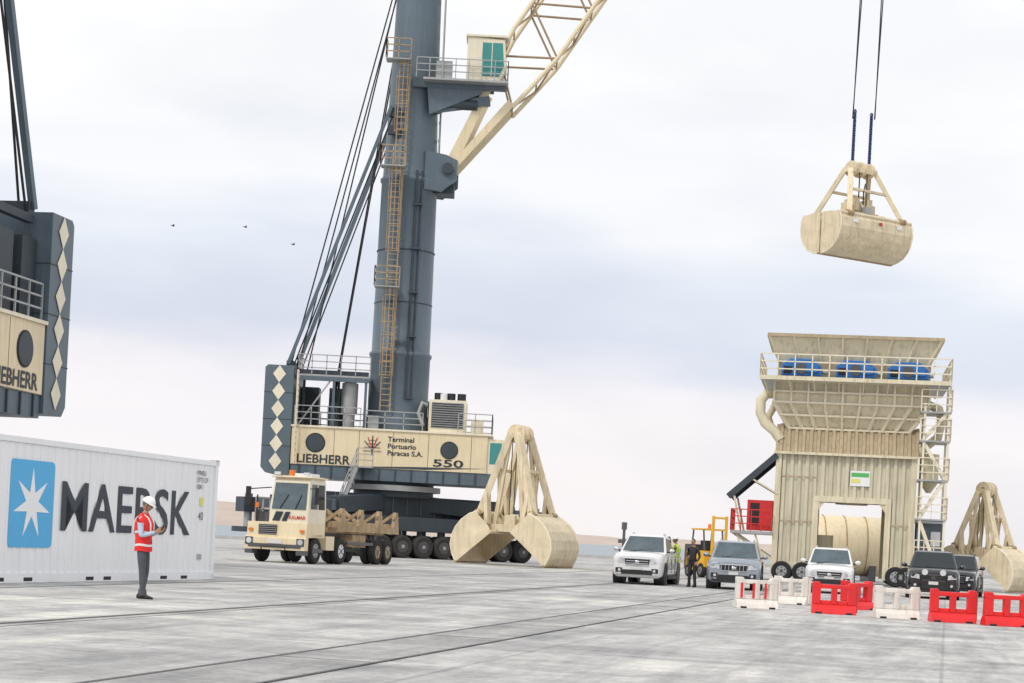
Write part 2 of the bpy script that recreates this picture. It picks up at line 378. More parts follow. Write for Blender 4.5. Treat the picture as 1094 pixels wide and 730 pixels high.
    for z in (5.9,7.4,8.9): mb.bx(-7.38,-5.73,-2.87,2.87,z,z+.03,D)
    for sy in (-1,1):
        y=sy*2.87
        for i in range(6):
            z=5.05+i*.98
            mb.prism([(-6.55-.36,z),(-6.55,z-.49),(-6.55+.36,z),(-6.55,z+.49)],'xz',min(y,y+.012*sy),max(y,y+.012*sy),'cream_light')
    mb.bx(-6.3,-5.9,-2.0,2.0,10.45,10.8,D)
    mb.beam((-5.6,-2.2,10.2),(-1.6,-2.2,10.2),.25,D); mb.beam((-5.6,2.2,10.2),(-1.6,2.2,10.2),.25,D)
    for x in (-5.2,-3.6):
        mb.bx(x-.5,x+.5,1.2,2.4,7.17,9.6,D)
    mb.obj('counterweight',E,.05)
    # tower
    mb=MB()
    pr=[(7.1,1.85),(7.9,1.82),(8.1,1.72),(11.4,1.72),(11.5,1.80),(11.65,1.80),(11.75,1.68),(21.4,1.6),(21.5,1.68),(21.65,1.68),(21.75,1.55),(25.5,1.42),(30,1.32),(38,1.2)]
    rings=[[(r*math.cos(2*math.pi*k/40),r*math.sin(2*math.pi*k/40),z) for k in range(40)] for z,r in pr]
    mb.loft(rings,G)
    mb.prism([(-1.7,37.5),(1.6,37.5),(1.2,40.5),(-.9,40.5)],'xz',-1.0,1.0,G)
    for z in (14.5,17.5): mb.tube([(1.66*math.cos(t/12*math.pi),1.66*math.sin(t/12*math.pi),z) for t in range(25)],.035,D,6)
    for sy in (-1,1):
        mb.prism([(.9,21.0),(1.9,20.9),(2.75,21.6),(2.75,22.7),(2.1,23.0),(.9,23.2)],'xz',sy*1.25-.12,sy*1.25+.12,G)
    mb.cyl((2.2,-1.6,22.2),(2.2,1.6,22.2),.32,D,18)
    mb.bx(1.4,2.6,-.8,.8,20.9,21.4,D)
    for z in range(24,38): mb.beam((1.55,-.5,z),(1.55,.5,z),.06,'galv')
    mb.beam((1.6,-.5,23),(1.5,-.5,38),.07,'galv');mb.beam((1.6,.5,23),(1.5,.5,38),.07,'galv')
    mb.cyl((.5,-1.72,9),(.5,-1.56,22),.07,D,8); mb.cyl((.8,-1.6,9),(.8,-1.45,22),.05,D,8)
    for z in (9,12.5,15,17.5,20): mb.bx(.4,.9,-1.78,-1.5,z,z+.1,D)
    for z in (24.0,25.0): mb.bx(-1.3,-.6,-1.5,-1.1,z,z+.5,D)
    mb.obj('tower',E)
    text('LIEBHERR',(-.45,-1.76,12.0),(1,0,0),(0,0,1),1.2,.28,'crane_grey_dark','tower_lettering',E)
    mb=MB(); x0=-.62;y0=-1.95
    segs=[(8.2,15.2,0),(15.2,22.0,.0),(22.0,28.0,.12)]
    for a,b_,sh in segs:
        for dx in (-.28,.28): mb.beam((x0+dx+sh,y0+sh,a),(x0+dx+sh,y0+sh,b_),.07,'rust_cream')
        z=a
        while z<b_: mb.beam((x0-.28+sh,y0+sh,z),(x0+.28+sh,y0+sh,z),.045,'rust_cream'); z+=.32
        z=a+2.0
        while z<b_:
            mb.tube([(x0+sh+.4*math.cos(t),y0+sh-.38+.42*math.sin(t)*1.0,z) for t in [math.radians(20-q*22) for q in range(11)]],.03,'rust_cream',5); z+=.75
        for q in (200,235,270,305,340):
            t=math.radians(q); mb.beam((x0+sh+.4*math.cos(t),y0+sh-.38+.42*math.sin(t),a+2),(x0+sh+.4*math.cos(t),y0+sh-.38+.42*math.sin(t),b_),.035,'rust_cream')
        mb.bx(x0-.9,x0+.5,y0-.9,y0+.1,b_-.06,b_,'galv')
        mb.rail([(x0+.5,y0-.9,b_),(x0-.9,y0-.9,b_),(x0-.9,y0+.1,b_)],'rust_cream',1.1,.7)
    mb.obj('ladder',E)
    mb=MB()
    mb.bx(-5.6,-1.5,-2.6,.6,9.95,10.05,'galv'); mb.bx(-5.6,-1.5,-2.62,-2.5,9.7,9.95,G)
    mb.rail([(-1.5,-2.6,10.05),(-5.6,-2.6,10.05),(-5.6,.6,10.05)],'galv',1.1,.9)
    for x in (-5.5,-3.5,-1.7):
        for y in (-2.5,.5): mb.beam((x,y,7.1),(x,y,9.95),.14,G)
    mb.beam((-5.4,-2.5,7.2),(-3.6,-2.5,9.9),.08,'galv')
    mb.rail([(-5.6,-2.75,7.16),(-1.9,-2.75,7.16)],'galv',1.1,.9)
    mb.rail([(3.6,-2.75,7.16),(5.5,-2.75,7.16),(5.5,2.7,7.16),(-5.6,2.7,7.16)],'galv',1.1,.9)
    mb.rail([(-1.6,-2.75,7.16),(1.6,-2.75,7.16)],'galv',1.0,1.0)
    for yy in (-3.0,-3.5): mb.beam((-5.45,yy,5.0),(-5.45,yy,10.2),.07,'cream_pale')
    for i in range(16): mb.beam((-5.45,-3.0,5.1+i*.33),(-5.45,-3.5,5.1+i*.33),.05,'cream_pale')
    for yy in (-3.9,-3.2): mb.beam((-2.9,yy,1.9),(-1.9,yy,4.9),.10,'galv',h=.2)
    for i in range(10):
        t=i/10; mb.bx(-2.98+t*1.0,-2.72+t*1.0,-3.85,-3.25,2.0+t*2.9,2.04+t*2.9,'galv')
    mb.rail([(-2.9,-3.95,2.0),(-1.9,-3.95,5.0)],'galv',.9,1.0); mb.bx(-2.0,-1.0,-3.9,-2.82,4.9,4.98,'galv'); mb.rail([(-1.9,-3.9,4.98),(-1.0,-3.9,4.98)],'galv',1.0,.9)
    mb.cyl((-2.65,-1.7,7.1),(-2.65,-1.7,10.3),.34,'galv',20); mb.cyl((-2.65,-1.7,8.0),(-2.65,-1.7,9.7),.46,'galv',20)
    mb.cyl((-3.6,-1.2,7.1),(-3.6,-1.2,8.6),.2,G,14)
    mb.obj('walkways',E)
    mb=MB()
    mb.bx(1.9,4.0,-2.4,1.2,7.16,9.0,'cream_light')
    mb.bx(2.05,3.85,-2.43,-2.4,7.4,8.85,'galv')
    for i in range(11): mb.bx(2.05,3.85,-2.48,-2.42,7.45+i*.13,7.5+i*.13,'vent_dark')
    for x in (2.4,3.1,3.7): mb.cyl((x,-1.9,9.0),(x,-1.9,9.4),.25,'rope',14)
    mb.cyl((2.7,-2.2,9.0),(2.7,-2.2,9.35),.2,'white_paint',14)
    for i in range(6): mb.beam((1.85,-2.2+.5*i,7.3),(1.85,-2.2+.5*i,8.9),.05,'rope')
    mb.tube([(1.9,-2.0,8.6),(1.5,-2.1,8.8),(1.3,-2.1,8.2),(1.6,-2.2,7.5)],.12,'galv',8)
    mb.bx(-1.5,-.9,-2.5,-1.9,7.16,7.9,'galv'); mb.bx(4.3,5.0,-2.3,-1.4,7.16,8.0,'cream_light')
    mb.obj('cooling_unit',E,.02)
    # cab
    mb=MB(); 
    mb.bx(.6,5.4,-2.4,-.4,27.0,27.12,'galv'); mb.beam((0,-1.5,26.9),(5.3,-1.5,26.9),.3,G,h=.35); mb.beam((0,-.8,26.9),(4.6,-.8,26.9),.3,G,h=.35)
    for y in (-1.55,-.75): mb.prism([(1.0,25.2),(3.9,26.5),(4.1,26.9),(.8,26.9)],'xz',y-.06,y+.06,G)
    mb.beam((1.0,-1.2,25.6),(4.4,-1.2,26.2),.5,G,h=.5)
    mb.cyl((1.6,-1.3,25.9),(3.7,-1.3,25.9),.3,D,14)
    mb.rail([(.2,-2.4,27.12),(5.35,-2.4,27.12),(5.35,-.4,27.12)],'galv',1.1,.75)
    mb.prism([(3.0,27.15),(4.9,27.15),(5.25,27.9),(5.1,29.5),(3.0,29.6)],'xz',-2.1,-.5,'cream_light')
    mb.bx(2.9,5.3,-2.2,-.4,29.6,29.72,'cream_light')
    mb.prism([(3.85,27.4),(4.82,27.4),(5.1,27.95),(4.98,29.3),(3.85,29.3)],'xz',-2.115,-2.1,'glass_teal')
    mb.add([(5.27,-2.0,27.9),(5.27,-.6,27.9),(5.12,-.6,29.4),(5.12,-2.0,29.4)],[(0,1,2,3)],'glass_teal')
    mb.beam((4.4,-2.12,27.4),(4.4,-2.12,29.3),.05,'cream_light')
    mb.bx(1.3,2.2,-2.3,-1.5,27.12,28.1,'galv')
    mb.obj('operator_cab',E,.03)
    # boom
    mb=MB(); a=math.radians(boom); d=V((math.cos(a),0,math.sin(a))); nn=V((-math.sin(a),0,math.cos(a)))
    P=V((2.2,0,22.2)); Lb=(tip_x-2.2)/math.cos(a)
    def bp(t,side,y):
        hd=min(1.5,.25+1.25*t/8.5) if t<8.5 else 1.5
        if t>Lb-8: hd=.5+1.0*(Lb-t)/8
        yw=min(1.25,1.15+.1*t/8)
        return P+d*t+nn*hd*side+V((0,y*yw,0))
    for y in (-1,1):
        q=[bp(0,-1,y)-d*.4,bp(5.2,-1,y),bp(5.2,-1,y)+nn*.45,bp(1.4,-.2,y),bp(5.2,1,y)-nn*.45,bp(5.2,1,y),bp(0,1,y)-d*.4]
        off=V((0,.09,0))
        vs=[p-off for p in q]+[p+off for p in q]; n=len(q)
        mb.add(vs,[(0,1,2,3),(0,3,6),(3,4,5,6),(n,n+1,n+2,n+3),(n,n+3,n+6),(n+3,n+4,n+5,n+6)]+[(i,(i+1)%n,(i+1)%n+n,i+n) for i in range(n)],C)
        mb.cyl(P+V((0,y*1.05,0)),P+V((0,y*1.4,0)),.42,G,20)
    ts=[5.0,7.0]; 
    while ts[-1]<Lb-1.8: ts.append(ts[-1]+1.75)
    ts.append(Lb)
    for y in (-1,1):
        for sd_ in (-1,1):
            for t0,t1 in zip(ts[:-1],ts[1:]): mb.tube([bp(t0,sd_,y),bp(t1,sd_,y)],.13,C,8)
        for i,(t0,t1) in enumerate(zip(ts[:-1],ts[1:])):
            s_=1 if i%2 else -1
            mb.tube([bp(t0,s_,y),bp(t1,-s_,y)],.065,'brace_brown',6)
    for sd_ in (-1,1):
        for i,(t0,t1) in enumerate(zip(ts[:-1],ts[1:])):
            s_=1 if i%2 else -1
            mb.tube([bp(t0,sd_,s_),bp(t1,sd_,-s_)],.06,'brace_brown',6); mb.tube([bp(t0,sd_,-1),bp(t0,sd_,1)],.05,'brace_brown',6)
    tp=P+d*Lb
    for y in (-.45,.45): mb.cyl(tp+V((0,y-.15,0)),tp+V((0,y+.15,0)),.75,'galv',24)
    mb.obj('boom',E)
    mb=MB()
    for y in (-1,1):
        mb.beam((-6.2,y*2.0,10.6),(-1.15,y*1.5,25.6),.2,G); mb.tube([(-5.9,y*1.9,10.5),(-.9,y*1.3,25.6)],.045,'rope',6)
        mb.tube([(-6.1,y*1.6,10.5),(.3,y*.6,40)],.045,'rope',6)
    for (p,q) in (((-5.35,-.6,9.9),(.2,-.5,40)),((-3.9,.4,7.9),(.1,.2,40)),((-3.8,.1,7.9),(.2,.3,40))):
        mb.tube([p,q],.045,'rope',6)
    for y in (-.5,.5): mb.tube([(.4,y,40.3),tp+nn*.6+V((0,y,0))],.045,'rope',6)
    if hang:
        for i,(x,y) in enumerate(((-.95,-.3),(-.35,.35),(.1,-.35),(.75,.3))):
            xe=-.62 if i<2 else .68
            mb.tube([tp+V((x*1.0+.6,y,-.3)),(tip_x+xe*.97,y*.2,26.6)],.035,'rope',6)
    mb.obj('ropes',E)
    return E
crane((-6.37,107.8,0),0,urot=34)
crane((-17.74,50.95,0),-100,boom=62,tip_x=22,hang=False)

# ------------------------------------------------------------------ grabs
def grab(loc,rz,sc,phi,hung=False,head_z=4.0,off=.04,Lh=2.45,aw=.3):
    E=empty('clamshell_grab',loc,rz); E.scale=(sc,sc,sc)
    if hung: E.scale=(sc,sc*1.02,sc*.90)
    M='grab_cream'
    prof=[(1.42,0.0),(1.56,-.35),(1.6,-.9),(1.5,-1.4),(1.28,-1.85),(.95,-2.2),(.5,-2.42),(0.02,-2.52)]
    ph=math.radians(phi)
    def R(y,z,s): 
        yy=y*math.cos(ph)-z*math.sin(ph); zz=y*math.sin(ph)+z*math.cos(ph); return (s*(yy+off),zz)
    mb=MB()
    for s in (-1,1):
        out=[R(y,z,s) for y,z in prof]; inn=[R(y*.95,z*.955-.02,s) for y,z in prof]
        for a,b,c,d in zip(out[:-1],out[1:],inn[1:],inn[:-1]):
            vs=[(x,p[0],p[1]) for x in (-Lh,Lh) for p in (a,b,c,d)]
            mb.add(vs,[(0,1,2,3),(4,5,6,7),(0,1,5,4),(2,3,7,6),(1,2,6,5),(3,0,4,7)],M,False)
        side=[R(0.02,.1,s),R(.5,.12,s)]+[R(y*.985,z*.985,s) for y,z in prof]+[R(0.02,-1.2,s)]
        for x in (-Lh-.05,Lh-.01):
            mb.prism([(p[0],p[1]) for p in side],'yz',x,x+.06,M)
            e=[(x+.03 ,*R(y,z,s)) for y,z in prof]
            mb.tube(e,.05,'cream_light',6)
        mb.tube([(-Lh-.1,*R(.03,-2.5,s)),(Lh+.1,*R(.03,-2.5,s))],.07,'rust_cream',6)
        mb.tube([(-Lh,*R(1.4,-.05,s)),(Lh,*R(1.4,-.05,s))],.13,M,10)
        for x in (-.65,-.22,.22,.65):
            mb.beam((x*Lh,*R(1.38,-.02,s)),(x*Lh,*R(.1,.05,s)),.12,M,h=.22)
        mb.tube([(-Lh,*R(.08,.0,s)),(Lh,*R(.08,.0,s))],.1,M,8)
    mb.obj('bucket_shells',E,.0)
    mb=MB()
    hz=head_z; hx=min(1.0,Lh*.45)
    mb.bx(-hx,hx,-.38,.38,hz-.2,hz+.12,M); mb.bx(-hx*.8,hx*.8,-.25,.25,hz+.12,hz+.38,M)
    for x in (-.65,0,.65):
        x*=hx
        mb.cyl((x-.09,0,hz+.05),(x+.09,0,hz+.05),.5,M,20); mb.cyl((x-.1,0,hz+.05),(x+.1,0,hz+.05),.15,'rim_dark',12)
    bw=off+.3
    mb.bx(-hx*1.3,hx*1.3,-bw,bw,.1,.5,M); mb.bx(-hx*1.05,-hx*.75,-.3,.3,.5,1.0,M); mb.bx(hx*.75,hx*1.05,-.3,.3,.5,1.0,M)
    for x in (-.4,.0,.4): mb.cyl((x-.08,0,.65),(x+.08,0,.65),.42,'cream_light',18)
    for x in (-.3,.3):
        mb.tube([(x,-.3,.8),(x,-.3,hz)],.03,'rope',6); mb.tube([(x,.3,.8),(x,.3,hz)],.03,'rope',6)
    for s in (-1,1):
        for x in (-1,1):
            p=V((x*hx*.95,s*.25,hz-.05)); q=V((x*Lh*.74,*R(1.42,-.02,s)))
            mb.beam(p,q,aw,M,h=aw*.85); mb.cyl(q-V((.22,0,0)),q+V((.22,0,0)),.2,'rust_cream',12)
            if phi>10:
                r_=V((x*hx*1.1,s*bw*.9,.5)); mb.beam(p-V((0,0,.3)),r_,aw*.5,M)
                mb.beam(p.lerp(q,.35),r_.lerp(p,.3),aw*.4,M)
                mb.beam(p.lerp(q,.75),q+V((0,-s*.5,-.6)),aw*1.25,M,h=aw*.5)
        a=V((-hx,s*.25,hz-.05)).lerp(V((-Lh*.74,*R(1.42,0,s))),.45); b=V((hx,s*.25,hz-.05)).lerp(V((Lh*.74,*R(1.42,0,s))),.45)
        mb.beam(a,b,.16,M)
    if hung:
        mb.bx(-.25,.25,-.9,-.5,.2,.7,'galv'); mb.tube([(-.2,-.6,.9),(-.5,-.9,1.6),(-.1,-.6,2.2)],.04,'rope',6)
        mb.bx(1.5,1.9,-1.665,-1.645,-.6,-.35,'white_paint'); mb.bx(-1.9,-1.5,-1.665,-1.645,-.6,-.35,'white_paint')
        mb.bx(.1,.35,-1.672,-1.65,-.55,-.35,'text_red')
        for x in (-.5,.5):
            mb.beam((x,-.3,.4),(x*1.6,-1.3,.1),.12,M); mb.beam((x,.3,.4),(x*1.6,1.3,.1),.12,M); mb.bx(x-.12,x+.12,-.5,.5,.5,1.3,M)
    mb.obj('frame',E,.02)
    if hung:
        mb=MB()
        for x in (-.62,.68):
            for k in range(22):
                z=hz+.45+k*.155
                o=[V((x+ (.08*math.cos(t) if k%2 else 0),(0 if k%2 else .08*math.cos(t)),z+.12*math.sin(t))) for t in [q*math.pi/4 for q in range(9)]]
                mb.tube(o,.045,'chain_blue',5)
        mb.obj('chains',E)
    return E
grab((19.5,107.8,20.75),33,1.0,0,True,3.15,Lh=2.75)
grab((.7,97,1.62),66,.97,50,False,5.3,off=.6,Lh=1.9,aw=.42)
grab((24.2,94,1.36),48,.80,50,False,4.6,off=.5,Lh=1.4,aw=.36)

# ------------------------------------------------------------------ hopper
def hopper():
    E=empty('mobile_ship_loading_hopper',(16.75,92,0),-10); M='cream_pale'
    mb=MB()
    def frus(z0,a,z1,b,m,cap=False):
        ra=[(a[0],a[2],z0),(a[1],a[2],z0),(a[1],a[3],z0),(a[0],a[3],z0)]; rb=[(b[0],b[2],z1),(b[1],b[2],z1),(b[1],b[3],z1),(b[0],b[3],z1)]
        mb.loft([ra,rb],m,cap,False)
    top=(-4.1,4.3,-.6,7.2); mid=(-3.55,3.8,.0,6.6)
    frus(10.9,mid,12.1,top,M); frus(10.95,(-3.5,3.75,.05,6.55),12.08,(-4.0,4.2,-.5,7.1),'roof_tan')
    mb.beam((-4.15,-.62,12.1),(4.35,-.62,12.1),.16,'roof_tan');mb.beam((-4.1,-.6,12.1),(-4.1,7.2,12.1),.14,M);mb.beam((4.3,-.6,12.1),(4.3,7.2,12.1),.14,M)
    for i in range(8):
        x=-3.6+i*1.05; mb.beam((x*.98,-.03,10.9),(x*1.12,-.62,12.05),.1,M,h=.16)
    mb.bx(-3.6,3.85,.9,6.6,9.95,10.9,'roof_tan')
    up=(-3.7,3.8,0,6.6); lo=(-2.9,2.9,.7,5.9)
    frus(8.85,up,9.9,up,M)
    frus(7.6,lo,8.85,up,M)
    for i in range(10):
        f=i/9; xu=-3.7+7.5*f; xl=-2.9+5.8*f
        mb.beam((xu,-.08,8.85),(xu,-.08,9.9),.10,'cream_light',h=.22); mb.beam((xu,-.08,8.85),(xl,.62,7.6),.10,'cream_light',h=.22)
    for z,y,xa,xb in ((8.85,-.08,-3.8,3.9),(9.38,-.08,-3.75,3.85),(9.88,-.08,-3.8,3.9),(8.25,.28,-3.35,3.4),(7.62,.62,-2.95,2.95)): mb.beam((xa,y,z),(xb,y,z),.24,'cream_light',h=.09)
    for s,x in ((-1,-3.7),(1,3.8)):
        for i in range(7): mb.beam((x,i*1.1,8.85),(x,i*1.1,9.9),.1,'corr_cream')
    mb.obj('bin',E)
    mb=MB()
    mb.bx(-4.4,4.75,-1.1,0.9,9.92,10.02,'galv'); mb.bx(-4.42,4.77,-1.14,-1.1,9.85,10.05,M); mb.bx(3.85,4.75,.9,7,9.92,10.02,'galv');mb.bx(-4.4,-3.6,.9,7,9.92,10.02,'galv')
    mb.rail([(-4.4,7,10.02),(-4.4,-1.1,10.02),(4.75,-1.1,10.02),(4.75,7,10.02)],'cream_light',1.1,.8,r=.03)
    for i in range(8): mb.beam((-4.2+i*1.2,-1.05,9.9),(-4.0+i*1.15,-.02,9.3),.07,M)
    mb.obj('top_walkway',E)
    mb=MB()
    for x in (-3.4,-.75,1.75):
        mb.prism([(x,10.15),(x+1.95,10.15),(x+1.95,10.6),(x+1.5,10.98),(x+.4,10.98),(x,10.7)],'xz',-.35,.55,'blue_machine')
        mb.cyl((x+.95,-.4,10.5),(x+.95,-.3,10.5),.28,'rim_dark',16); mb.bx(x+1.2,x+1.8,-.45,-.35,10.3,10.7,'blue_machine'); mb.bx(x+.1,x+.5,-.42,-.35,10.25,10.6,'vent_dark')
        mb.cyl((x+1.95,.1,10.4),(x+2.25,.1,10.4),.12,'galv',10)
    mb.obj('filter_units',E,.03)
    mb=MB(); C='corr_cream'; pt,dp=.37,.11
    mb.corr((-3.3,0,.9),(1,0,0),1.9,(0,0,1),5.5,(0,-1,0),C,pt,dp)
    mb.corr((2.1,0,.9),(1,0,0),1.15,(0,0,1),5.5,(0,-1,0),C,pt,dp)
    mb.corr((-1.4,0,4.15),(1,0,0),3.5,(0,0,1),2.25,(0,-1,0),C,pt,dp)
    mb.corr((-3.3,0,.9),(0,1,0),6.5,(0,0,1),5.5,(-1,0,0),C,pt,dp)
    mb.corr((3.25,0,.9),(0,1,0),6.5,(0,0,1),5.5,(1,0,0),C,pt,dp)
    mb.corr((-3.3,6.5,4.15),(1,0,0),6.55,(0,0,1),2.25,(0,1,0),C,pt,dp)
    a=V((0,.85,1.25)).normalized(); mb.corr((-3.5,-.22,6.35),(1,0,0),6.95,a,1.75,(0,-1,.5),'roof_tan',.36,.1)
    mb.add([(-3.5,-.2,6.35),(-2.9,.7,7.7),(-2.9,5.9,7.7),(-3.5,6.7,6.35)],[(0,1,2,3)],'roof_tan'); mb.add([(3.45,-.2,6.35),(2.9,.7,7.7),(2.9,5.9,7.7),(3.45,6.7,6.35)],[(0,1,2,3)],'roof_tan')
    mb.bx(-3.55,3.5,-.36,-.16,6.28,6.4,M)
    for x in (-3.3,-1.4,2.1,3.25):
        for y in (-.06,6.45): mb.beam((x,y,.3),(x,y,6.3 if abs(x)>3 else 4.2),.28,M)
    mb.beam((-1.5,-.07,4.15),(2.2,-.07,4.15),.28,M)
    mb.prism([(-1.4,4.1),(-1.4,3.4),(-.9,4.1)],'xz',-.14,.02,M); mb.prism([(2.1,4.1),(2.1,3.4),(1.6,4.1)],'xz',-.14,.02,M)
    mb.beam((-3.3,-.13,5.2),(-1.4,-.13,5.2),.03,'roof_tan',h=.05); mb.beam((-3.3,-.13,3.0),(-1.4,-.13,3.0),.03,'roof_tan',h=.05); mb.beam((2.1,-.13,3.0),(3.25,-.13,3.0),.03,'roof_tan',h=.05)
    for y in (0,6.5):
        mb.beam((-3.4,y,.75),(-1.3,y,.75),.35,M); mb.beam((2.0,y,.75),(3.4,y,.75),.35,M)
    mb.beam((-3.3,0,.75),(-3.3,6.5,.75),.3,M); mb.beam((3.25,0,.75),(3.25,6.5,.75),.3,M)
    mb.bx(.2,1.15,-.15,-.12,4.85,5.6,'white_paint'); mb.bx(.25,1.1,-.158,-.152,5.3,5.5,'text_green'); mb.bx(.25,.7,-.158,-.152,5.0,5.2,'yellow_sign')
    for x in (-2.9,-1.9,2.6,3.1): wheel(mb,(x,-.35,.5),.5,.35,'y',out=-1); wheel(mb,(x,6.6,.5),.5,.35,'y',out=1)
    mb.obj('housing',E)
    mb=MB()
    rings=[[(.35+r*math.cos(k*math.pi/12),3+r*math.sin(k*math.pi/12),z) for k in range(24)] for z,r in ((6.4,2.4),(4.5,.9),(4.0,.8))]
    mb.loft(rings,M); mb.obj('discharge_spout',E)
    mb=MB()
    d=V((-2.25,0,-2.15)); mb.corr((-3.45,-.2,6.25),(0,1,0),3.6,d,d.length,(.7,0,-.7),'crane_grey_dark',.3,.05)
    mb.corr((-3.45,-.2,6.32),(0,1,0),3.6,d,d.length,(-.7,0,.7),'galv',.3,.05)
    for y in (-.2,3.3): mb.beam((-3.4,y,6.2),(-5.7,y,4.05),.17,'crane_grey_dark',h=.3); mb.beam((-5.4,y,4.1),(-5.0,y,2.4),.1,M); mb.beam((-3.3,y,4.3),(-4.6,y,5.0),.08,M)
    mb.bx(-5.5,-3.45,-.4,3.4,2.25,2.4,'galv'); mb.rail([(-3.5,-.4,2.4),(-5.5,-.4,2.4),(-5.5,3.4,2.4)],'red_paint',1.05,.55,r=.026)
    for y in (0,3): mb.beam((-5.4,y,2.3),(-3.35,y,1.0),.14,M)
    for x in (-5.2,-4.3): mb.beam((x,-.2,2.3),(x+.6,-.2,.6),.1,M)
    mb.bx(-4.75,-3.5,.2,1.6,2.45,3.95,'red_paint'); mb.bx(-4.6,-4.15,.18,.2,2.7,3.8,'vent_dark')
    mb.obj('side_platform',E)
    mb=MB()
    mb.tube([(-3.6,.6,9.3),(-4.1,.4,9.25),(-4.35,.3,8.9),(-4.35,.3,8.3),(-4.1,.3,7.8),(-3.6,.3,7.4),(-3.3,.3,7.0)],.25,M,14)
    mb.tube([(-3.7,1.6,8.8),(-4.0,1.6,8.2),(-3.8,1.6,7.6),(-3.4,1.6,7.2)],.18,M,12)
    mb.tube([(3.8,.4,9.0),(4.3,.3,8.8),(4.45,.2,8.2),(4.3,.2,7.4),(3.7,.2,6.9),(3.4,.2,6.5)],.22,M,14)
    mb.cyl((4.0,.6,5.2),(4.0,.6,6.6),.45,M,18); mb.cyl((4.0,.6,4.7),(4.0,.6,5.2),.12,M,12,r2=.45)
    mb.obj('ducts',E)
    mb=MB(); S='cream_light'
    for x in (3.6,4.75):
        for y in (-.8,1.4): mb.beam((x,y,.4),(x,y,9.9 if x>4 else 9.0),.1,S)
    for z in (3.4,5.3,7.2,8.6):
        mb.bx(3.4,4.85,-.9,1.5,z-.08,z,'galv'); mb.rail([(3.4,-.9,z),(4.85,-.9,z),(4.85,1.5,z)],S,1.05,.7,r=.024)
    for i,(a,b_) in enumerate(((.5,3.4),(3.4,5.3),(5.3,7.2),(7.2,8.6))):
        xa,xb=(3.55,4.7) if i%2 else (4.7,3.55)
        for y in (-.75,-.25): mb.beam((xa,y,a),(xb,y,b_),.07,S,h=.16)
        for k in range(7): t=(k+.5)/7; mb.bx(xa+(xb-xa)*t-.12,xa+(xb-xa)*t+.12,-.75,-.25,a+(b_-a)*t,a+(b_-a)*t+.03,'galv')
    mb.obj('stair_tower',E)
    mb=MB()
    mb.bx(3.5,4.75,.0,1.8,1.35,3.2,'crane_grey'); mb.bx(3.6,4.1,-.015,0,1.9,3.0,'glass_mid'); mb.bx(4.2,4.65,-.015,0,2.1,2.8,'white_paint'); mb.bx(4.75,4.765,.2,1.6,2.0,3.0,'glass_mid'); mb.bx(3.45,4.85,-.1,1.9,3.2,3.28,'white_paint')
    mb.bx(3.45,4.8,-.7,1.8,1.2,1.35,'galv')
    for x in (3.6,4.6): mb.beam((x,-.5,0),(x,-.5,1.25),.12,M); mb.beam((x,1.5,0),(x,1.5,1.25),.12,M)
    mb.rail([(3.4,-.7,1.35),(4.8,-.7,1.35)],S,1.0,.5)
    mb.obj('control_cabin',E)
hopper()
E=empty('storage_tank',(19.6,108,0)); mb=MB()
mb.tube([(-2.6,0,2.0),(-2.3,0,2.0),(2.3,0,2.0),(2.6,0,2.0)],[1.2,1.7,1.7,1.2],'cream',28)
for x in (-1.6,1.6): mb.bx(x-.2,x+.2,-1.3,1.3,0,1.0,'rim_dark')
for x in (-1.2,0,1.2): mb.tube([(x,1.72*math.cos(t*math.pi/14),2+1.72*math.sin(t*math.pi/14)) for t in range(29)],.03,'rust_cream',5)
mb.obj('tank_body',E)
E=empty('steel_drum',(16.3,95,0)); mb=MB(); mb.cyl((0,0,0),(0,0,2.4),.5,'cream_pale',20); 
for z in (.8,1.6): mb.tube([(.51*math.cos(t*math.pi/10),.51*math.sin(t*math.pi/10),z) for t in range(21)],.025,'cream_pale',5)
mb.obj('drum_body',E)

# ------------------------------------------------------------------ container
E=empty('refrigerated_shipping_container',(-10.35,34.66,0),74.5)
mb=MB(); W_='reefer_white'
mb.bx(.06,12.13,.04,2.40,.14,2.84,W_)
mb.beam((0,.06,.1),(12.19,.06,.1),.14,W_,h=.2); mb.beam((0,.04,2.86),(12.19,.04,2.86),.1,W_,h=.12); mb.beam((0,2.38,2.86),(12.19,2.38,2.86),.1,W_,h=.12)
mb.bx(.05,12.14,.09,2.35,2.84,2.885,W_)
for x in (.09,12.10):
    for y in (.08,2.36): mb.beam((x,y,.1),(x,y,2.9),.16,W_)
    for y in (.09,2.35):
        for z in (.07,2.88): mb.bx(x-.1,x+.1,y-.1,y+.1,z-.07,z+.07,'galv')
x=.45
while x<11.9:
    mb.prism([(x,.04),(x+.03,.022),(x+.09,.022),(x+.12,.04)],'xy',.21,2.79,W_); x+=.305
for x in (1.9,3.0,5.6,6.4,9.2,10.3): mb.bx(x,x+.35,-.015,.02,.03,.11,'vent_dark')
for i in range(4): mb.beam((12.2,.5+.4*i,.2),(12.2,.5+.4*i,2.8),.04,'galv')
mb.obj('container_box',E,.008)
mb=MB()
def rr(cx,cz,hw,hh,r,n=6):
    p=[]
    for (sx,sz,a0) in ((1,1,0),(-1,1,90),(-1,-1,180),(1,-1,270)):
        for k in range(n+1):
            t=math.radians(a0+90*k/n); p.append((cx+sx*(hw-r)+r*math.cos(t),cz+sz*(hh-r)+r*math.sin(t)))
    return p
cx,cz=3.22,1.59
mb.prism(rr(cx,cz,.87,.88,.12),'xz',.012,.020,'logo_blue')
st=[]
for k in range(14):
    t=math.pi/2+k*math.pi/7; r=.74 if k%2==0 else .25; st.append((cx+r*math.cos(t),cz+r*math.sin(t)))
c=(cx,.009,cz)
for k in range(14):
    a=st[k];b_=st[(k+1)%14]; mb.add([c,(a[0],.009,a[1]),(b_[0],.009,b_[1])],[(0,1,2)],'logo_white')
mb.obj('star_logo',E)
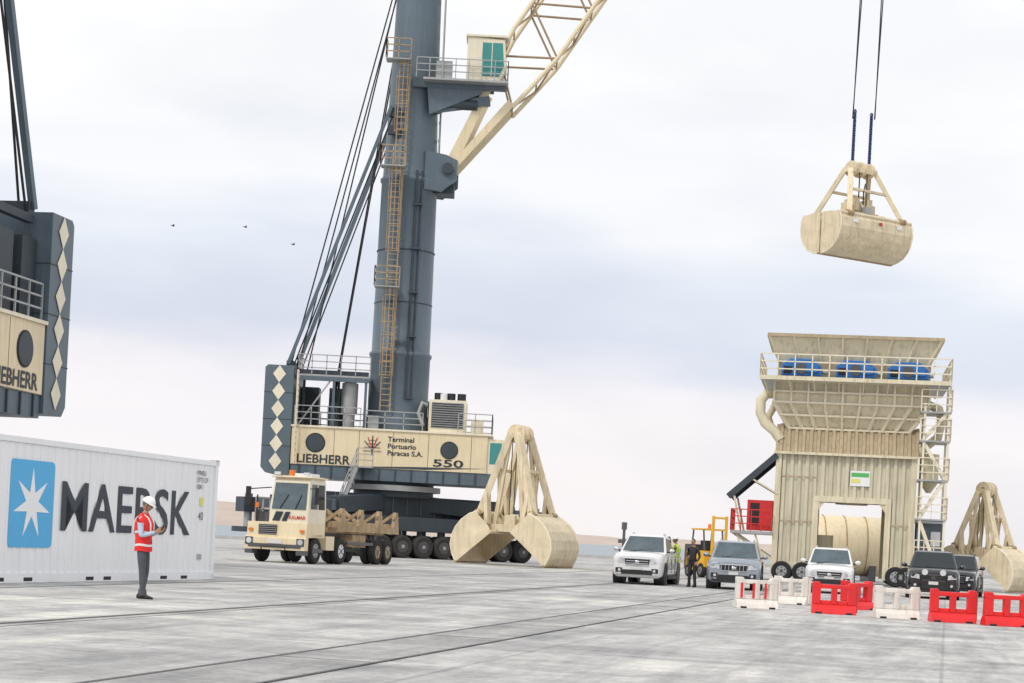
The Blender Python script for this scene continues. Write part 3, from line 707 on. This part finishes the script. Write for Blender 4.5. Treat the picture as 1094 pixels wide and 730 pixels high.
text('MAERSK',(4.42,.012,1.06),(1,0,0),(0,0,1),6.3,1.06,'text_dark','company_lettering',E,bold=.012,depth=.002)
text('MNBU\n3775129\n45R1',(11.0,.012,2.2),(1,0,0),(0,0,1),.62,.45,'text_dark','container_code',E,depth=.002,bold=.0)
text('MADE FOR COLD CARGO',(1.0,.012,.4),(1,0,0),(0,0,1),1.0,.08,'text_dark','small_print',E,depth=.002,bold=0)
text('40',(11.15,.012,1.45),(1,0,0),(0,0,1),.28,.2,'text_dark','size_mark',E,depth=.002,bold=0)
mb=MB(); mb.bx(11.2,11.4,.008,.016,1.8,2.0,'yellow_sign'); mb.bx(11.2,11.45,.008,.016,.5,.62,'galv'); mb.bx(.9,1.2,.008,.016,2.3,2.45,'text_dark'); mb.obj('stickers',E)

# ------------------------------------------------------------------ terminal tractor with trailer
TR=(-8.72,72.0,0)
E=empty('terminal_tractor',TR,-18)
mb=MB(); C='cream'
mb.prism([(0,.5),(0,.95),(.1,1.0),(.3,1.0),(.3,.5)],'yz',-1.28,1.28,C)
mb.bx(-1.1,1.1,-.03,.0,.58,.72,'rim_dark')
mb.prism([(.12,1.0),(.18,1.55),(1.9,1.6),(1.9,1.05)],'yz',-1.25,1.25,C)
mb.bx(-.75,.0,.10,.14,1.08,1.46,'vent_dark')
for i in range(5): mb.bx(-.75,.0,.085,.10,1.1+i*.075,1.12+i*.075,'galv')
for x in (-1.08,1.08):
    mb.cyl((x,-.03,.82),(x,.02,.82),.11,'headlight',16); mb.bx(x-.16,x+.16,-.02,0,.66,.96,'rim_dark'); mb.bx(x-.08,x+.08,.06,.13,1.2,1.3,'orange_lamp')
    mb.bx(x-.16,x+.16,-.02,.4,.32,.48,'rim_dark')
mb.bx(-.3,.3,-.02,.02,.74,.9,'plate'); mb.tube([(-.5,-.1,.5),(-.5,-.16,.62),(.5,-.16,.62),(.5,-.1,.5)],.03,'black_trim',6)
mb.obj('front_body',E,.03)
mb=MB()
x0,x1=-.42,1.22
def cabring(z,f,b_,i=0): return [(x0+i,f,z),(x1-i,f,z),(x1-i,b_,z),(x0+i,b_,z)]
mb.loft([cabring(1.5,.28,2.0),cabring(2.1,.30,2.0),cabring(3.15,.48,2.0,.05),cabring(3.38,.58,1.95,.1)],'cream_light',True,False)
mb.bx(x0-.03,x1+.03,.38,2.05,3.3,3.36,C)
mb.obj('cab',E,.04)
mb=MB()
mb.quad((x0+.1,.275,2.08),(x1-.1,.275,2.08),(x1-.14,.455,3.1),(x0+.14,.455,3.1),'glass_mid')
mb.quad((x1+.008,.5,2.12),(x1+.008,1.15,2.12),(x1-.04,1.15,3.08),(x1-.04,.65,3.08),'glass_mid'); mb.quad((x1+.008,1.25,2.12),(x1+.008,1.85,2.12),(x1-.04,1.85,3.08),(x1-.04,1.25,3.08),'glass_dark')
mb.beam((x0+.45,.26,2.1),(x0+.75,.36,2.65),.03,'black_trim'); mb.beam((x0+1.1,.26,2.1),(x0+1.3,.36,2.65),.03,'black_trim')
mb.prism([(x0+.15,1.62),(x0+.45,1.62),(x0+.6,1.98),(x0+.3,1.98)],'xz',.255,.27,'text_dark'); mb.prism([(x0+.55,1.62),(x0+.75,1.62),(x0+.9,1.98),(x0+.7,1.98)],'xz',.255,.27,'text_dark')
mb.cyl((.1,1.1,3.36),(.1,1.1,3.62),.12,'orange_lamp',14); mb.bx(.3,1.0,.9,1.7,3.36,3.5,'white_paint')
for x in (x0+.2,x1-.2): mb.bx(x-.12,x+.12,.4,.5,3.4,3.52,'headlight')
mb.beam((x1,.4,2.9),(x1+.35,.25,2.9),.04,'black_trim'); mb.bx(x1+.28,x1+.42,.2,.26,2.3,2.95,'black_trim')
mb.beam((x0,.4,2.9),(x0-.9,.25,2.8),.04,'black_trim'); mb.bx(x0-1.0,x0-.8,.2,.26,2.2,2.9,'black_trim')
mb.cyl((-1.05,.5,1.55),(-1.05,.5,2.6),.03,'black_trim',8);mb.bx(-1.12,-.98,.45,.52,2.1,2.3,'orange_lamp')
mb.cyl((-.7,2.2,1.2),(-.7,2.2,3.3),.09,'galv',12); mb.bx(-1.2,-.55,.8,1.9,1.55,1.95,'rim_dark')
mb.rail([(-1.2,.7,1.6),(-1.2,2.0,1.6)],'galv',.9,.6,mid=1)
mb.obj('cab_details',E)
text('KALMAR',(x0+.85,.262,1.7),(1,0,0),(0,0,1),.7,.14,'text_red','lettering',E)
mb=MB()
for x in (-.42,.42): mb.beam((x,.4,.95),(x,5.2,.95),.16,'rim_dark',h=.3)
for y in (2.6,3.4,4.2,5.0): mb.beam((-.42,y,.95),(.42,y,.95),.14,'rim_dark')
mb.bx(-.6,.6,3.3,4.6,1.12,1.25,'rim_dark'); mb.bx(.6,1.2,2.2,3.0,.55,1.1,'cream'); mb.bx(1.0,1.25,.8,1.8,.45,.6,'rim_dark'); mb.bx(-1.2,-.6,2.2,3.2,.5,1.1,'rim_dark')
for s in (-1,1):
    wheel(mb,(s*1.08,1.2,.52),.52,.3,'x',out=s)
    wheel(mb,(s*1.1,3.7,.52),.52,.28,'x',out=s,rim='white_paint'); wheel(mb,(s*.78,3.7,.52),.52,.28,'x',out=s)
    mb.prism([(.62,1.02),(1.8,1.02),(1.65,1.14),(.8,1.14)],'yz',s*1.25-.02 if s>0 else -1.25,1.25 if s>0 else -1.23,C)
mb.obj('chassis',E)
E2=empty('bolster_trailer',TR,-18); mb=MB(); R_='rust_cream'
for x in (-.55,.55): mb.beam((x,3.6,1.45),(x,9.6,1.45),.22,R_,h=.42)
for y in (3.7,4.7,5.7,6.7,7.7,8.6,9.5): 
    mb.beam((-1.25,y,1.6),(1.25,y,1.6),.2,R_,h=.26)
for y in (3.6,5.6,7.6,9.5):
    for s in (-1,1):
        mb.prism([(y-.34,1.3),(y+.34,1.3),(y+.12,2.25),(y-.12,2.25)],'yz',s*1.22-.07,s*1.22+.07,R_)
        mb.beam((s*1.2,y,2.2),(s*.5,y,1.7),.12,R_); mb.beam((s*1.22,y-.3,2.0),(s*1.22,y+.3,2.0),.1,R_)
for s in (-1,1): mb.beam((s*1.25,3.5,1.45),(s*1.25,9.6,1.45),.12,R_,h=.26); mb.beam((s*1.22,4.2,.85),(s*1.22,7.0,.85),.08,'rim_dark',h=.12)
mb.bx(.6,1.15,5.0,6.4,.7,1.2,R_)
for y in (7.7,8.85):
    for x in (-1.08,-.72,.72,1.08): wheel(mb,(x,y,.52),.52,.3,'x',out=1 if x>0 else -1,rim='rust_cream')
    mb.beam((-1.1,y,.55),(1.1,y,.55),.16,'rim_dark'); mb.beam((-.5,y,.5),(-.5,y,1.4),.2,'rim_dark'); mb.beam((.5,y,.5),(.5,y,1.4),.2,'rim_dark')
mb.obj('trailer_frame',E2)

# ------------------------------------------------------------------ cars
def car(name,loc,rz,paint,L_=4.7,W=1.88,H=1.75,kind='suv',hood=1.0,belt=1.12,bars='chrome',extra=None):
    E=empty(name,loc,rz); h=W/2
    mb=MB()
    hf=hood
    secs=[(0,.84,.36,hf-.14),(.07,.93,.27,hf-.05),(.28,.985,.24,hf),(.8,1,.24,(hf+belt)/2+.01),(1.2,1,.24,belt-.02),(1.5,1,.24,belt),(L_-.5,1,.24,belt+(.05 if kind=='pickup' else 0)),(L_-.1,.97,.3,belt),(L_,.92,.42,belt-.08)]
    rings=[]
    for y,wf,zb,zt in secs:
        w=h*wf
        half=[(w*.8,zb),(w*.97,zb+.1),(w*1.0,zb+(zt-zb)*.35),(w*.985,zb+(zt-zb)*.62),(w*.97,zt-.12),(w*.9,zt-.03),(w*.62,zt+.01),(w*.3,zt+.025)]
        rings.append([(x,y,z) for x,z in half]+[(-x,y,z) for x,z in half[::-1]])
    mb.loft(rings,paint)
    if kind=='pickup': g=(1.25,2.0,3.1,3.4)
    elif kind=='sedan': g=(1.15,1.95,3.5,4.25)
    else: g=(1.2,1.9,L_-.75,L_-.25)
    z0,z1=belt-.04,H
    B=[V((-h*.93,g[0],z0)),V((h*.93,g[0],z0)),V((h*.93,g[3],z0)),V((-h*.93,g[3],z0))]
    T=[V((-h*.74,g[1],z1-.05)),V((h*.74,g[1],z1-.05)),V((h*.74,g[2],z1-.05)),V((-h*.74,g[2],z1-.05))]
    T2=[V((-h*.62,g[1]+.2,z1)),V((h*.62,g[1]+.2,z1)),V((h*.62,g[2]-.15,z1)),V((-h*.62,g[2]-.15,z1))]
    mb.obj('body',E)
    mb=MB(); mb.loft([B,T,T2],paint,True,False); mb.obj('roof_and_pillars',E,.05,3)
    mb=MB()
    def panel(a,b_,c,d,u0,u1,v0,v1,m,off):
        f=lambda u,v:(a.lerp(b_,u)).lerp(d.lerp(c,u),v)
        n=(b_-a).cross(d-a).normalized()*off
        mb.quad(f(u0,v0)+n,f(u1,v0)+n,f(u1,v1)+n,f(u0,v1)+n,m)
    panel(B[0],B[1],T[1],T[0],.05,.95,.1,.95,'glass_mid' if paint!='car_black' else 'glass_dark',.012)
    for a,b_,c,d in ((B[1],B[2],T[2],T[1]),(B[3],B[0],T[0],T[3])):
        fl=(a==B[3] )
        cuts=((.08,.46),(.5,.9)) if kind=='pickup' else ((.07,.38),(.41,.70),(.73,.93))
        for u0,u1 in cuts:
            if fl:u0,u1=1-u1,1-u0
            panel(a,b_,c,d,u0,u1,.12,.88,'glass_dark',.012)
    panel(B[2],B[3],T[3],T[2],.08,.92,.2,.9,'glass_dark',.012)
    mb.obj('windows',E)
    mb=MB(); X=h
    gz0,gz1=hf-.42,hf-.2
    mb.prism([(-X*.46,gz0+.03),(-X*.4,gz0),(X*.4,gz0),(X*.46,gz0+.03),(X*.5,gz1),(-X*.5,gz1)],'xz',-.03,.02,'black_trim')
    nb=3 if kind!='jeep' else 0
    for i in range(nb):
        z=gz0+.04+i*(gz1-gz0-.05)/max(1,nb-1); mb.bx(-X*.44,X*.44,-.045,-.03,z,z+.022,bars)
    if kind=='jeep':
        for i in range(7): x=-X*.40+i*X*.133; mb.bx(x-.028,x+.028,-.045,-.03,gz0+.03,gz1-.02,'black_trim'); mb.bx(x-.05,x-.035,-.05,-.03,gz0+.02,gz1-.01,'chrome')
    mb.tube([(-X*.5,-.035,gz1),(X*.5,-.035,gz1)],.02,bars,6); mb.tube([(-X*.46,-.035,gz0),(X*.46,-.035,gz0)],.016,bars,6)
    mb.ell((0,-.05,(gz0+gz1)/2),(.09,.02,.06),bars,12,6)
    for s in (-1,1):
        pts=[(X*.52,-.025,gz0+.06),(X*.84,.01,gz0+.1),(X*.97,.22,gz0+.14),(X*.97,.30,gz1+.05),(X*.84,.05,gz1+.03),(X*.54,-.02,gz1)]
        vs=[(s*x,y-.012,z) for x,y,z in pts]; mb.add(vs,[(0,1,4,5),(1,2,3,4)],'headlight'); mb.add([(s*x*.99,y+.06,z) for x,y,z in pts],[(0,1,4,5),(1,2,3,4)],'black_trim')
        mb.cyl((s*X*.68,-.035,gz0+.13),(s*X*.68,-.02,gz0+.13),.06,'chrome',12)
        mb.bx(s*X*.7-.12,s*X*.7+.12,-.012,.02,.42,.58,'black_trim'); mb.cyl((s*X*.68,-.01,.5),(s*X*.68,-.03,.5),.05,'headlight',12)
        mb.ell((s*(X+.1),1.5,belt+.08),(.11,.07,.085),paint if kind!='pickup' else 'chrome',12,8); mb.beam((s*X*.9,1.5,belt+.02),(s*(X+.06),1.5,belt+.04),.05,'black_trim')
        for y in (1.35,2.35,3.3): mb.bx(min(s*X*.985,s*(X+.003)),max(s*X*.985,s*(X+.003)),y-.008,y+.008,.45,belt-.1,'vent_dark')
        for y in (2.15,3.1): mb.bx(min(s*X*.985,s*(X+.02)),max(s*X*.985,s*(X+.02)),y-.1,y+.1,belt-.2,belt-.17,bars)
        for y in (.86,L_-.95):
            mb.cyl((s*X*.6,y,.38),(s*(X+.006),y,.38),.45,'black_trim',28)
            wheel(mb,(s*(X-.11),y,.37),.37,.24,'x',out=s)
        mb.bx(min(s*X*.9,s*(X+.01)),max(s*X*.9,s*(X+.01)),1.4,L_-1.5,.22,.34,'black_trim')
    mb.prism([(-X*.62,.36),(X*.62,.36),(X*.55,.52),(-X*.55,.52)],'xz',-.02,.05,'black_trim')
    mb.bx(-X*.8,X*.8,-.01,.1,.27,.345,'black_trim' if kind!='pickup' else 'galv')
    mb.bx(-.17,.17,-.045,-.03,.53,.64,'plate')
    mb.beam((-.5,g[0]+.0,belt-.0),(.1,g[0]+.18,belt+.1),.025,'black_trim')
    for s in (-1,1): mb.bx(s*X*.88-.06,s*X*.88+.06,L_-.06,L_+.005,.8,1.05,'red_paint')
    if kind!='sedan':
        for s in (-1,1): mb.tube([(s*X*.62,g[1]+.3,z1+.0),(s*X*.62,g[1]+.4,z1+.05),(s*X*.62,g[2]-.4,z1+.05),(s*X*.62,g[2]-.3,z1)],.02,bars,6)
    if kind=='pickup':
        mb.bx(-h*.85,h*.85,3.55,L_-.1,belt+.03,belt+.09,'black_trim'); mb.bx(-.25,.25,.5,.95,belt-.06,belt-.02,paint)
        mb.tube([(-h*.8,3.5,belt),(-h*.7,3.5,H-.05),(h*.7,3.5,H-.05),(h*.8,3.5,belt)],.035,'black_trim',8)
    if extra=='bull':
        mb.tube([(-X*.5,-.12,.45),(-X*.5,-.15,.85),(X*.5,-.15,.85),(X*.5,-.12,.45)],.03,'black_trim',8)
        for x in (-.32,.32): mb.cyl((x,-.22,.97),(x,-.12,.97),.11,'headlight',16)
    mb.obj('trim_and_wheels',E)
car('pickup_truck',(4.85,66.5,0),-13,'car_white',5.2,1.84,1.8,'pickup',1.12,1.16)
car('sport_utility_vehicle',(8.2,65.8,0),-9,'car_grey',4.8,1.92,1.74,'jeep',1.08,1.12)
car('parked_car',(11.95,68,0),-11,'car_white',4.5,1.8,1.68,'suv',1.0,1.08)
car('sport_utility_vehicle',(15.7,67.8,0),-12,'car_black',4.8,1.9,1.76,'suv',1.08,1.12,bars='rim_dark',extra='bull')
car('parked_car',(18.05,74.5,0),-18,'car_black',4.5,1.8,1.7,'suv',1.02,1.1,bars='rim_dark')

# ------------------------------------------------------------------ barriers
def barrier(loc,rz,m):
    E=empty('plastic_road_barrier',loc,rz); mb=MB()
    w=.52
    mb.prism([(-.24,0),(.24,0),(.2,.12),(.11,.22),(-.11,.22),(-.2,.12)],'yz',-w,w,m)
    for x0,x1 in ((-w,-w+.2),(w-.2,w),(-.07,.07)): mb.bx(x0,x1,-.09,.09,.223,.66,m)
    mb.prism([(-w,.6),(w,.6),(w,.76),(w-.16,.76),(w-.2,.70),(-w+.2,.70),(-w+.16,.76),(-w,.76)],'xz',-.095,.095,m)
    mb.bx(-w+.2,-.07,-.05,.05,.223,.32,m); mb.bx(.07,w-.2,-.05,.05,.223,.32,m)
    mb.cyl((w,0,.05),(w,0,.7),.05,m,10)
    for x in (-.36,.36): mb.bx(x-.08,x+.08,-.245,-.2,0,.05,'vent_dark')
    mb.obj('barrier_body',E,.018,2)
    return E
for i,(l,r,m) in enumerate((((6.3,45.9,0),8,'white_plastic'),((8.05,51.5,0),-35,'white_plastic'),((8.0,44.7,0),-6,'red_plastic'),((9.45,49.5,0),35,'red_plastic'),
              ((9.28,43.7,0),5,'white_plastic'),((10.45,43.1,0),-4,'red_plastic'),((11.5,42.4,0),4,'red_plastic'))):
    e_=barrier(l,r,m)
    if i==0:
        mb=MB()
        for i in range(3): mb.prism([(-.42+i*.3,.25),(-.36+i*.3,.25),(-.36+i*.3,.62),(-.42+i*.3,.62)],'xz',-.101,-.098,'red_plastic')
        mb.obj('hazard_stripes',e_)

# ------------------------------------------------------------------ small background things
E=empty('forklift',(10.4,90,0),20); mb=MB()
mb.bx(-.6,.6,.2,2.2,.35,1.3,'yellow_machine'); mb.bx(-.6,.6,1.7,2.4,.4,1.6,'rim_dark')
for x in (-.35,.35): mb.beam((x,-.1,.1),(x,-.1,3.0),.12,'yellow_machine')
for z in (.5,1.5,2.9): mb.beam((-.35,-.1,z),(.35,-.1,z),.1,'yellow_machine')
for x in (-.5,.5):
    mb.beam((x,.4,1.3),(x,.6,2.3),.07,'rim_dark'); mb.beam((x,1.8,1.5),(x,1.7,2.3),.07,'rim_dark'); mb.beam((x*.6,-.2,.12),(x*.6,-1.3,.1),.1,'rim_dark',h=.04)
    wheel(mb,(x*1.1,.5,.35),.35,.25,'x',out=1 if x>0 else -1); wheel(mb,(x*1.1,1.9,.3),.3,.22,'x',out=1 if x>0 else -1)
mb.bx(-.58,.58,.5,1.8,2.3,2.38,'yellow_machine'); mb.bx(-.25,.25,.9,1.4,1.3,1.8,'black_trim'); mb.cyl((0,1,2.38),(0,1,2.6),.08,'orange_lamp',10)
mb.obj('forklift_body',E,.02)
E=empty('navigation_beacon',(9.9,152,0)); mb=MB()
mb.cyl((0,0,0),(0,0,1.0),.35,'rim_dark',14); mb.cyl((0,0,1),(0,0,2.6),.12,'rim_dark',10); mb.bx(-.45,.45,-.3,.3,1.5,1.8,'rim_dark'); mb.cyl((0,0,2.6),(0,0,3.2),.22,'rim_dark',12)
mb.obj('beacon_post',E)
def bollard(x,y):
    E=empty('mooring_bollard',(x,y,0)); mb=MB(); mb.cyl((0,0,0),(0,0,.1),.5,'rim_dark',18); mb.cyl((0,0,.1),(0,0,.5),.25,'rim_dark',16); mb.ell((0,-.05,.6),(.42,.42,.2),'rim_dark'); mb.obj('bollard_body',E)
for x in (-34,-18,3,14): bollard(x,168)
for x,y,z in ((-27.6,150,25),(-21.8,150,25.2),(-17.9,150,24)):
    E=empty('seabird',(x,y,z),30); E.scale=(.6,.6,.6); mb=MB(); mb.ell((0,0,0),(.22,.07,.07),'dark_cloth',8,6)
    for s in (-1,1): mb.add([(.1,0,0),(-.1,0,0),(-.14,s*.4,.16),(.06,s*.4,.18),(-.1,s*.75,.06)],[(0,1,2,3),(3,2,4)],'dark_cloth')
    mb.obj('bird_body',E)

# ------------------------------------------------------------------ people
def hand(mb,w,d,s,n,curl=.9,sc=1.0):
    w,d,s,n=V(w),V(d).normalized(),V(s).normalized(),V(n).normalized()
    for i,l in enumerate((.072,.08,.074,.058)):
        o=s*(.033-.021*i)*sc; k=w+d*.085*sc+o; a=curl*.5
        p1=k+(d*math.cos(a)+n*math.sin(a))*l*.5*sc; a=curl
        p2=p1+(d*math.cos(a)+n*math.sin(a))*l*.32*sc; a=curl*1.5
        p3=p2+(d*math.cos(a)+n*math.sin(a))*l*.26*sc
        mb.tube([w+o*.5-d*.01,w+d*.045*sc+o*.9,k,p1,p2,p3],[.014*sc,.0145*sc,.011*sc,.0095*sc,.0085*sc,.006*sc],'skin',7)
    mb.tube([w+s*.012,w+s*.035*sc+d*.03*sc+n*.008,w+s*.055*sc+d*.062*sc+n*.016,w+s*.055*sc+d*.088*sc+n*.028],[.014*sc,.0135*sc,.0105*sc,.0075*sc],'skin',7)
def person(name,loc,rz,J,shirt,trous,vest=None,helmet='helmet_white',headtilt=25,headyaw=0,hair='grey_hair',hands=None,scale=1.0,glasses=False):
    E=empty(name,loc,rz); E.scale=(scale,)*3
    verts=[];rad=[];edges=[]
    def v(p,r,par=None):
        verts.append(p);rad.append(r)
        if par is not None: edges.append((par,len(verts)-1))
        return len(verts)-1
    pel=v((0,0,.96),(.125,.125)); wa=v((J.get('wx',0),0,1.09),(.12,.12),pel); ch=v((J.get('cx',0),0,1.27),(.135,.135),wa); uc=v((J.get('cx',0)-.01,0,1.40),(.11,.11),ch)
    nk=v((J.get('cx',0)+.01,0,1.50),(.055,.055),uc); hb=v((J.get('cx',0)+.035,0,1.585),(.052,.052),nk)
    for s,k in ((1,'L'),(-1,'R')):
        hp=v((0,s*.085,.88),(.092,.092),pel); th=v(tuple(V((0,s*.09,.88)).lerp(V(J['knee'+k]),.5)),(.084,.084),hp)
        kn=v(J['knee'+k],(.066,.066),th); cf=v(tuple(V(J['knee'+k]).lerp(V(J['ank'+k]),.4)),(.064,.064),kn); v(J['ank'+k],(.055,.055),cf)
        sh=v((J.get('cx',0)-.01,s*.165,1.40),(.063,.063),uc); ua=v(tuple(V((J.get('cx',0)-.01,s*.175,1.40)).lerp(V(J['elb'+k]),.5)),(.055,.055),sh)
        el=v(J['elb'+k],(.047,.047),ua); v(J['wri'+k],(.032,.032),el)
    me=bpy.data.meshes.new('b'); me.from_pydata(verts,edges,[]); o=bpy.data.objects.new('b',me); scene.collection.objects.link(o)
    o.modifiers.new('s','SKIN'); 
    for i,r in enumerate(rad): me.skin_vertices[0].data[i].radius=r
    me.skin_vertices[0].data[0].use_root=True
    ss=o.modifiers.new('ss','SUBSURF'); ss.levels=3; ss.render_levels=3
    dg=bpy.context.evaluated_depsgraph_get(); dg.update()
    bm_=bpy.data.meshes.new_from_object(o.evaluated_get(dg)); bpy.data.objects.remove(o)
    bm_.materials.clear()
    for m in (trous,shirt,'skin'): bm_.materials.append(MATS[m])
    for p in bm_.polygons:
        c=p.center; p.use_smooth=True
        if c.z>1.49 and abs(c.y)<.1: p.material_index=2
        elif c.z<.98 and abs(c.y)<.2-(0.0 if c.z<.8 else .02): p.material_index=0
        else: p.material_index=1
        if any((c-V(J['wri'+k])).length<.028 for k in 'LR'): p.material_index=2
    b=bpy.data.objects.new('body',bm_); scene.collection.objects.link(b); b.parent=E
    mb=MB()
    for k in 'LR':
        a=V(J['ank'+k]); f=V((1,J.get('toe'+k,0),0)).normalized(); sd_=V((-f.y,f.x,0)); a0=V((a.x,a.y,0))
        rings=[]
        for t,wd,hh in ((-.085,.03,.07),(-.06,.042,.1),(0,.045,.115),(.06,.046,.085),(.12,.05,.06),(.165,.042,.045),(.19,.02,.03)):
            rings.append([a0+f*t+sd_*wd*math.cos(q)+V((0,0,max(0,hh*.5+hh*.5*math.sin(q)))) for q in [i*math.pi/6 for i in range(12)]])
        mb.loft(rings,'shoe')
        mb.tube([(a.x,a.y,a.z+.06),(a.x+.005,a.y,.035+.03)],[.062,.066],trous,12)
    mb.tube([(0.0,0,.985),(0,0,1.02)],[.148,.148],'shoe',18)
    if hands:
        for (w_,d,s,n,c_) in hands: hand(mb,w_,d,s,n,c_)
    mb.obj('shoes_and_hands',E)
    if vest:
        mb=MB()
        cx=J.get('cx',0)
        pr=[(.84,.155,.19,0),(.95,.15,.185,0),(1.08,.142,.178,cx*.5),(1.22,.158,.19,cx),(1.34,.155,.198,cx),(1.42,.13,.185,cx-.01),(1.48,.095,.13,cx-.01),(1.515,.07,.08,cx)]
        ring=lambda z,a,b_,c0,e=0:[(c0+(a+e)*math.cos(2*math.pi*k/28),(b_+e)*math.sin(2*math.pi*k/28),z+.008*math.sin(2*math.pi*k/28*3)) for k in range(28)]
        mb.loft([ring(*p) for p in pr],vest,False)
        def at(z):
            for p,q in zip(pr[:-1],pr[1:]):
                if p[0]<=z<=q[0]:
                    t=(z-p[0])/(q[0]-p[0]); return [z]+[p[i]+(q[i]-p[i])*t for i in (1,2,3)]
        for z in (.93,1.16): mb.loft([ring(*at(z),.004),ring(*at(z+.04),.004)],'reflective',False)
        for s in (-1,1):
            for fb in (1,-1):
                mb.tube([(cx+fb*.155,s*.085,1.2),(cx+fb*.15,s*.09,1.34),(cx+fb*.105,s*.095,1.43),(cx+fb*.03,s*.1,1.487)],.015,'reflective',6)
        mb.obj('safety_vest',E)
    mb=MB()
    rings=[]
    for i in range(15):
        t=-math.pi/2+math.pi*i/14; z=math.sin(t); k=max(.02,math.cos(t))
        fx=.092*k; sy=.074*k
        if z<0: sy*=1-.22*(-z); 
        cxx=.012*(-z) if z<0 else -.008*z
        rings.append([(cxx+fx*math.cos(2*math.pi*j/20),sy*math.sin(2*math.pi*j/20),z*.118) for j in range(20)])
    mb.loft(rings,'skin')
    mb.loft([[(.083,-.012,.02),(.083,.012,.02),(.09,0,.02)],[(.085,-.019,-.028),(.085,.019,-.028),(.118,0,-.024)],[(.085,-.012,-.036),(.085,.012,-.036),(.10,0,-.034)]],'skin')
    for s in (-1,1):
        mb.ell((.079,s*.03,.012),(.013,.014,.009),'logo_white',8,6); mb.ell((.089,s*.03,.012),(.005,.006,.006),'hair',8,5)
        mb.tube([(.088,s*.014,.032),(.086,s*.046,.03)],.005,hair,5); mb.ell((.0,s*.076,-.005),(.018,.01,.032),'skin',8,6)
        if glasses: mb.tube([(.098,s*.032+.02*math.cos(q),.012+.016*math.sin(q)) for q in [i*math.pi/5 for i in range(11)]],.0025,'black_trim',4); mb.tube([(.095,s*.052,.015),(.0,s*.08,.015)],.003,'black_trim',4)
    mb.tube([(.084,-.022,-.062),(.092,0,-.06),(.084,.022,-.062)],.0055,'brown_cloth',5)
    mb.ell((-.014,0,.02),(.088,.079,.105),hair,16,10,zmin=-.55)
    if helmet:
        mb.ell((-.004,0,.045),(.125,.108,.105),helmet,20,8,zmin=-.05)
        mb.loft([[(.0+.132*math.cos(2*math.pi*j/20)+(.03 if math.cos(2*math.pi*j/20)>.4 else 0),.113*math.sin(2*math.pi*j/20),.036) for j in range(20)],[(.12*math.cos(2*math.pi*j/20),.104*math.sin(2*math.pi*j/20),.056) for j in range(20)]],helmet)
        mb.tube([(-.1,0,.10),(-.05,0,.142),(.02,0,.152),(.08,0,.125)],.012,helmet,6)
        for s in (-1,1): mb.tube([(.02,s*.085,.03),(.03,s*.07,-.06),(.05,0,-.118)],.004,'black_trim',4)
    ho=mb.obj('head',E)
    ho.location=(J.get('cx',0)+.05,0,1.665); ho.rotation_euler=(0,math.radians(headtilt),math.radians(headyaw))
    return E
J={'kneeL':(.03,.105,.50),'ankL':(-.03,.115,.10),'kneeR':(.035,-.10,.50),'ankR':(.07,-.11,.10),'elbL':(.02,.225,1.12),'wriL':(.235,.10,1.20),'elbR':(.02,-.225,1.11),'wriR':(.235,-.09,1.19),'cx':-.01}
E=person('worker',(-6.30,33.0,0),-8,J,'shirt_blue','trousers_grey','vest_red',headtilt=28,glasses=True,
  hands=[((.24,.095,1.205),(.8,-.35,.35),(0,-.2,1),(.2,-1,.1),1.0),((.24,-.085,1.195),(.8,.35,.35),(0,.2,1),(.2,1,.1),1.0)],scale=.995)
mb=MB(); mb.beam((.325,0,1.225),(.375,0,1.33),.11,'black_trim',h=.014); mb.obj('mobile_phone',E)
J2={'kneeL':(.03,.10,.50),'ankL':(.02,.13,.10),'kneeR':(.04,-.10,.50),'ankR':(-.04,-.13,.10),'elbL':(-.04,.25,1.14),'wriL':(.12,.22,.94),'elbR':(-.03,-.25,1.14),'wriR':(.18,-.14,1.1),'cx':0}
person('worker',(6.9,67.2,0),-120,J2,'dark_cloth','dark_cloth',None,helmet=None,hair='hair',headtilt=5,
  hands=[((.125,.22,.935),(.5,0,-.8),(.5,-.5,.2),(-.2,-1,0),.7),((.185,-.135,1.1),(.8,.4,.1),(0,.2,1),(.2,1,.1),1.0)],scale=.97)
person('worker',(6.55,70.2,0),160,J,'brown_cloth','trousers_grey','vest_yellow',helmet='helmet_white',headtilt=5,
  hands=[((.24,.095,1.205),(.8,-.35,.35),(0,-.2,1),(.2,-1,.1),1.0),((.24,-.085,1.195),(.8,.35,.35),(0,.2,1),(.2,1,.1),1.0)],scale=1.0)
print('done')
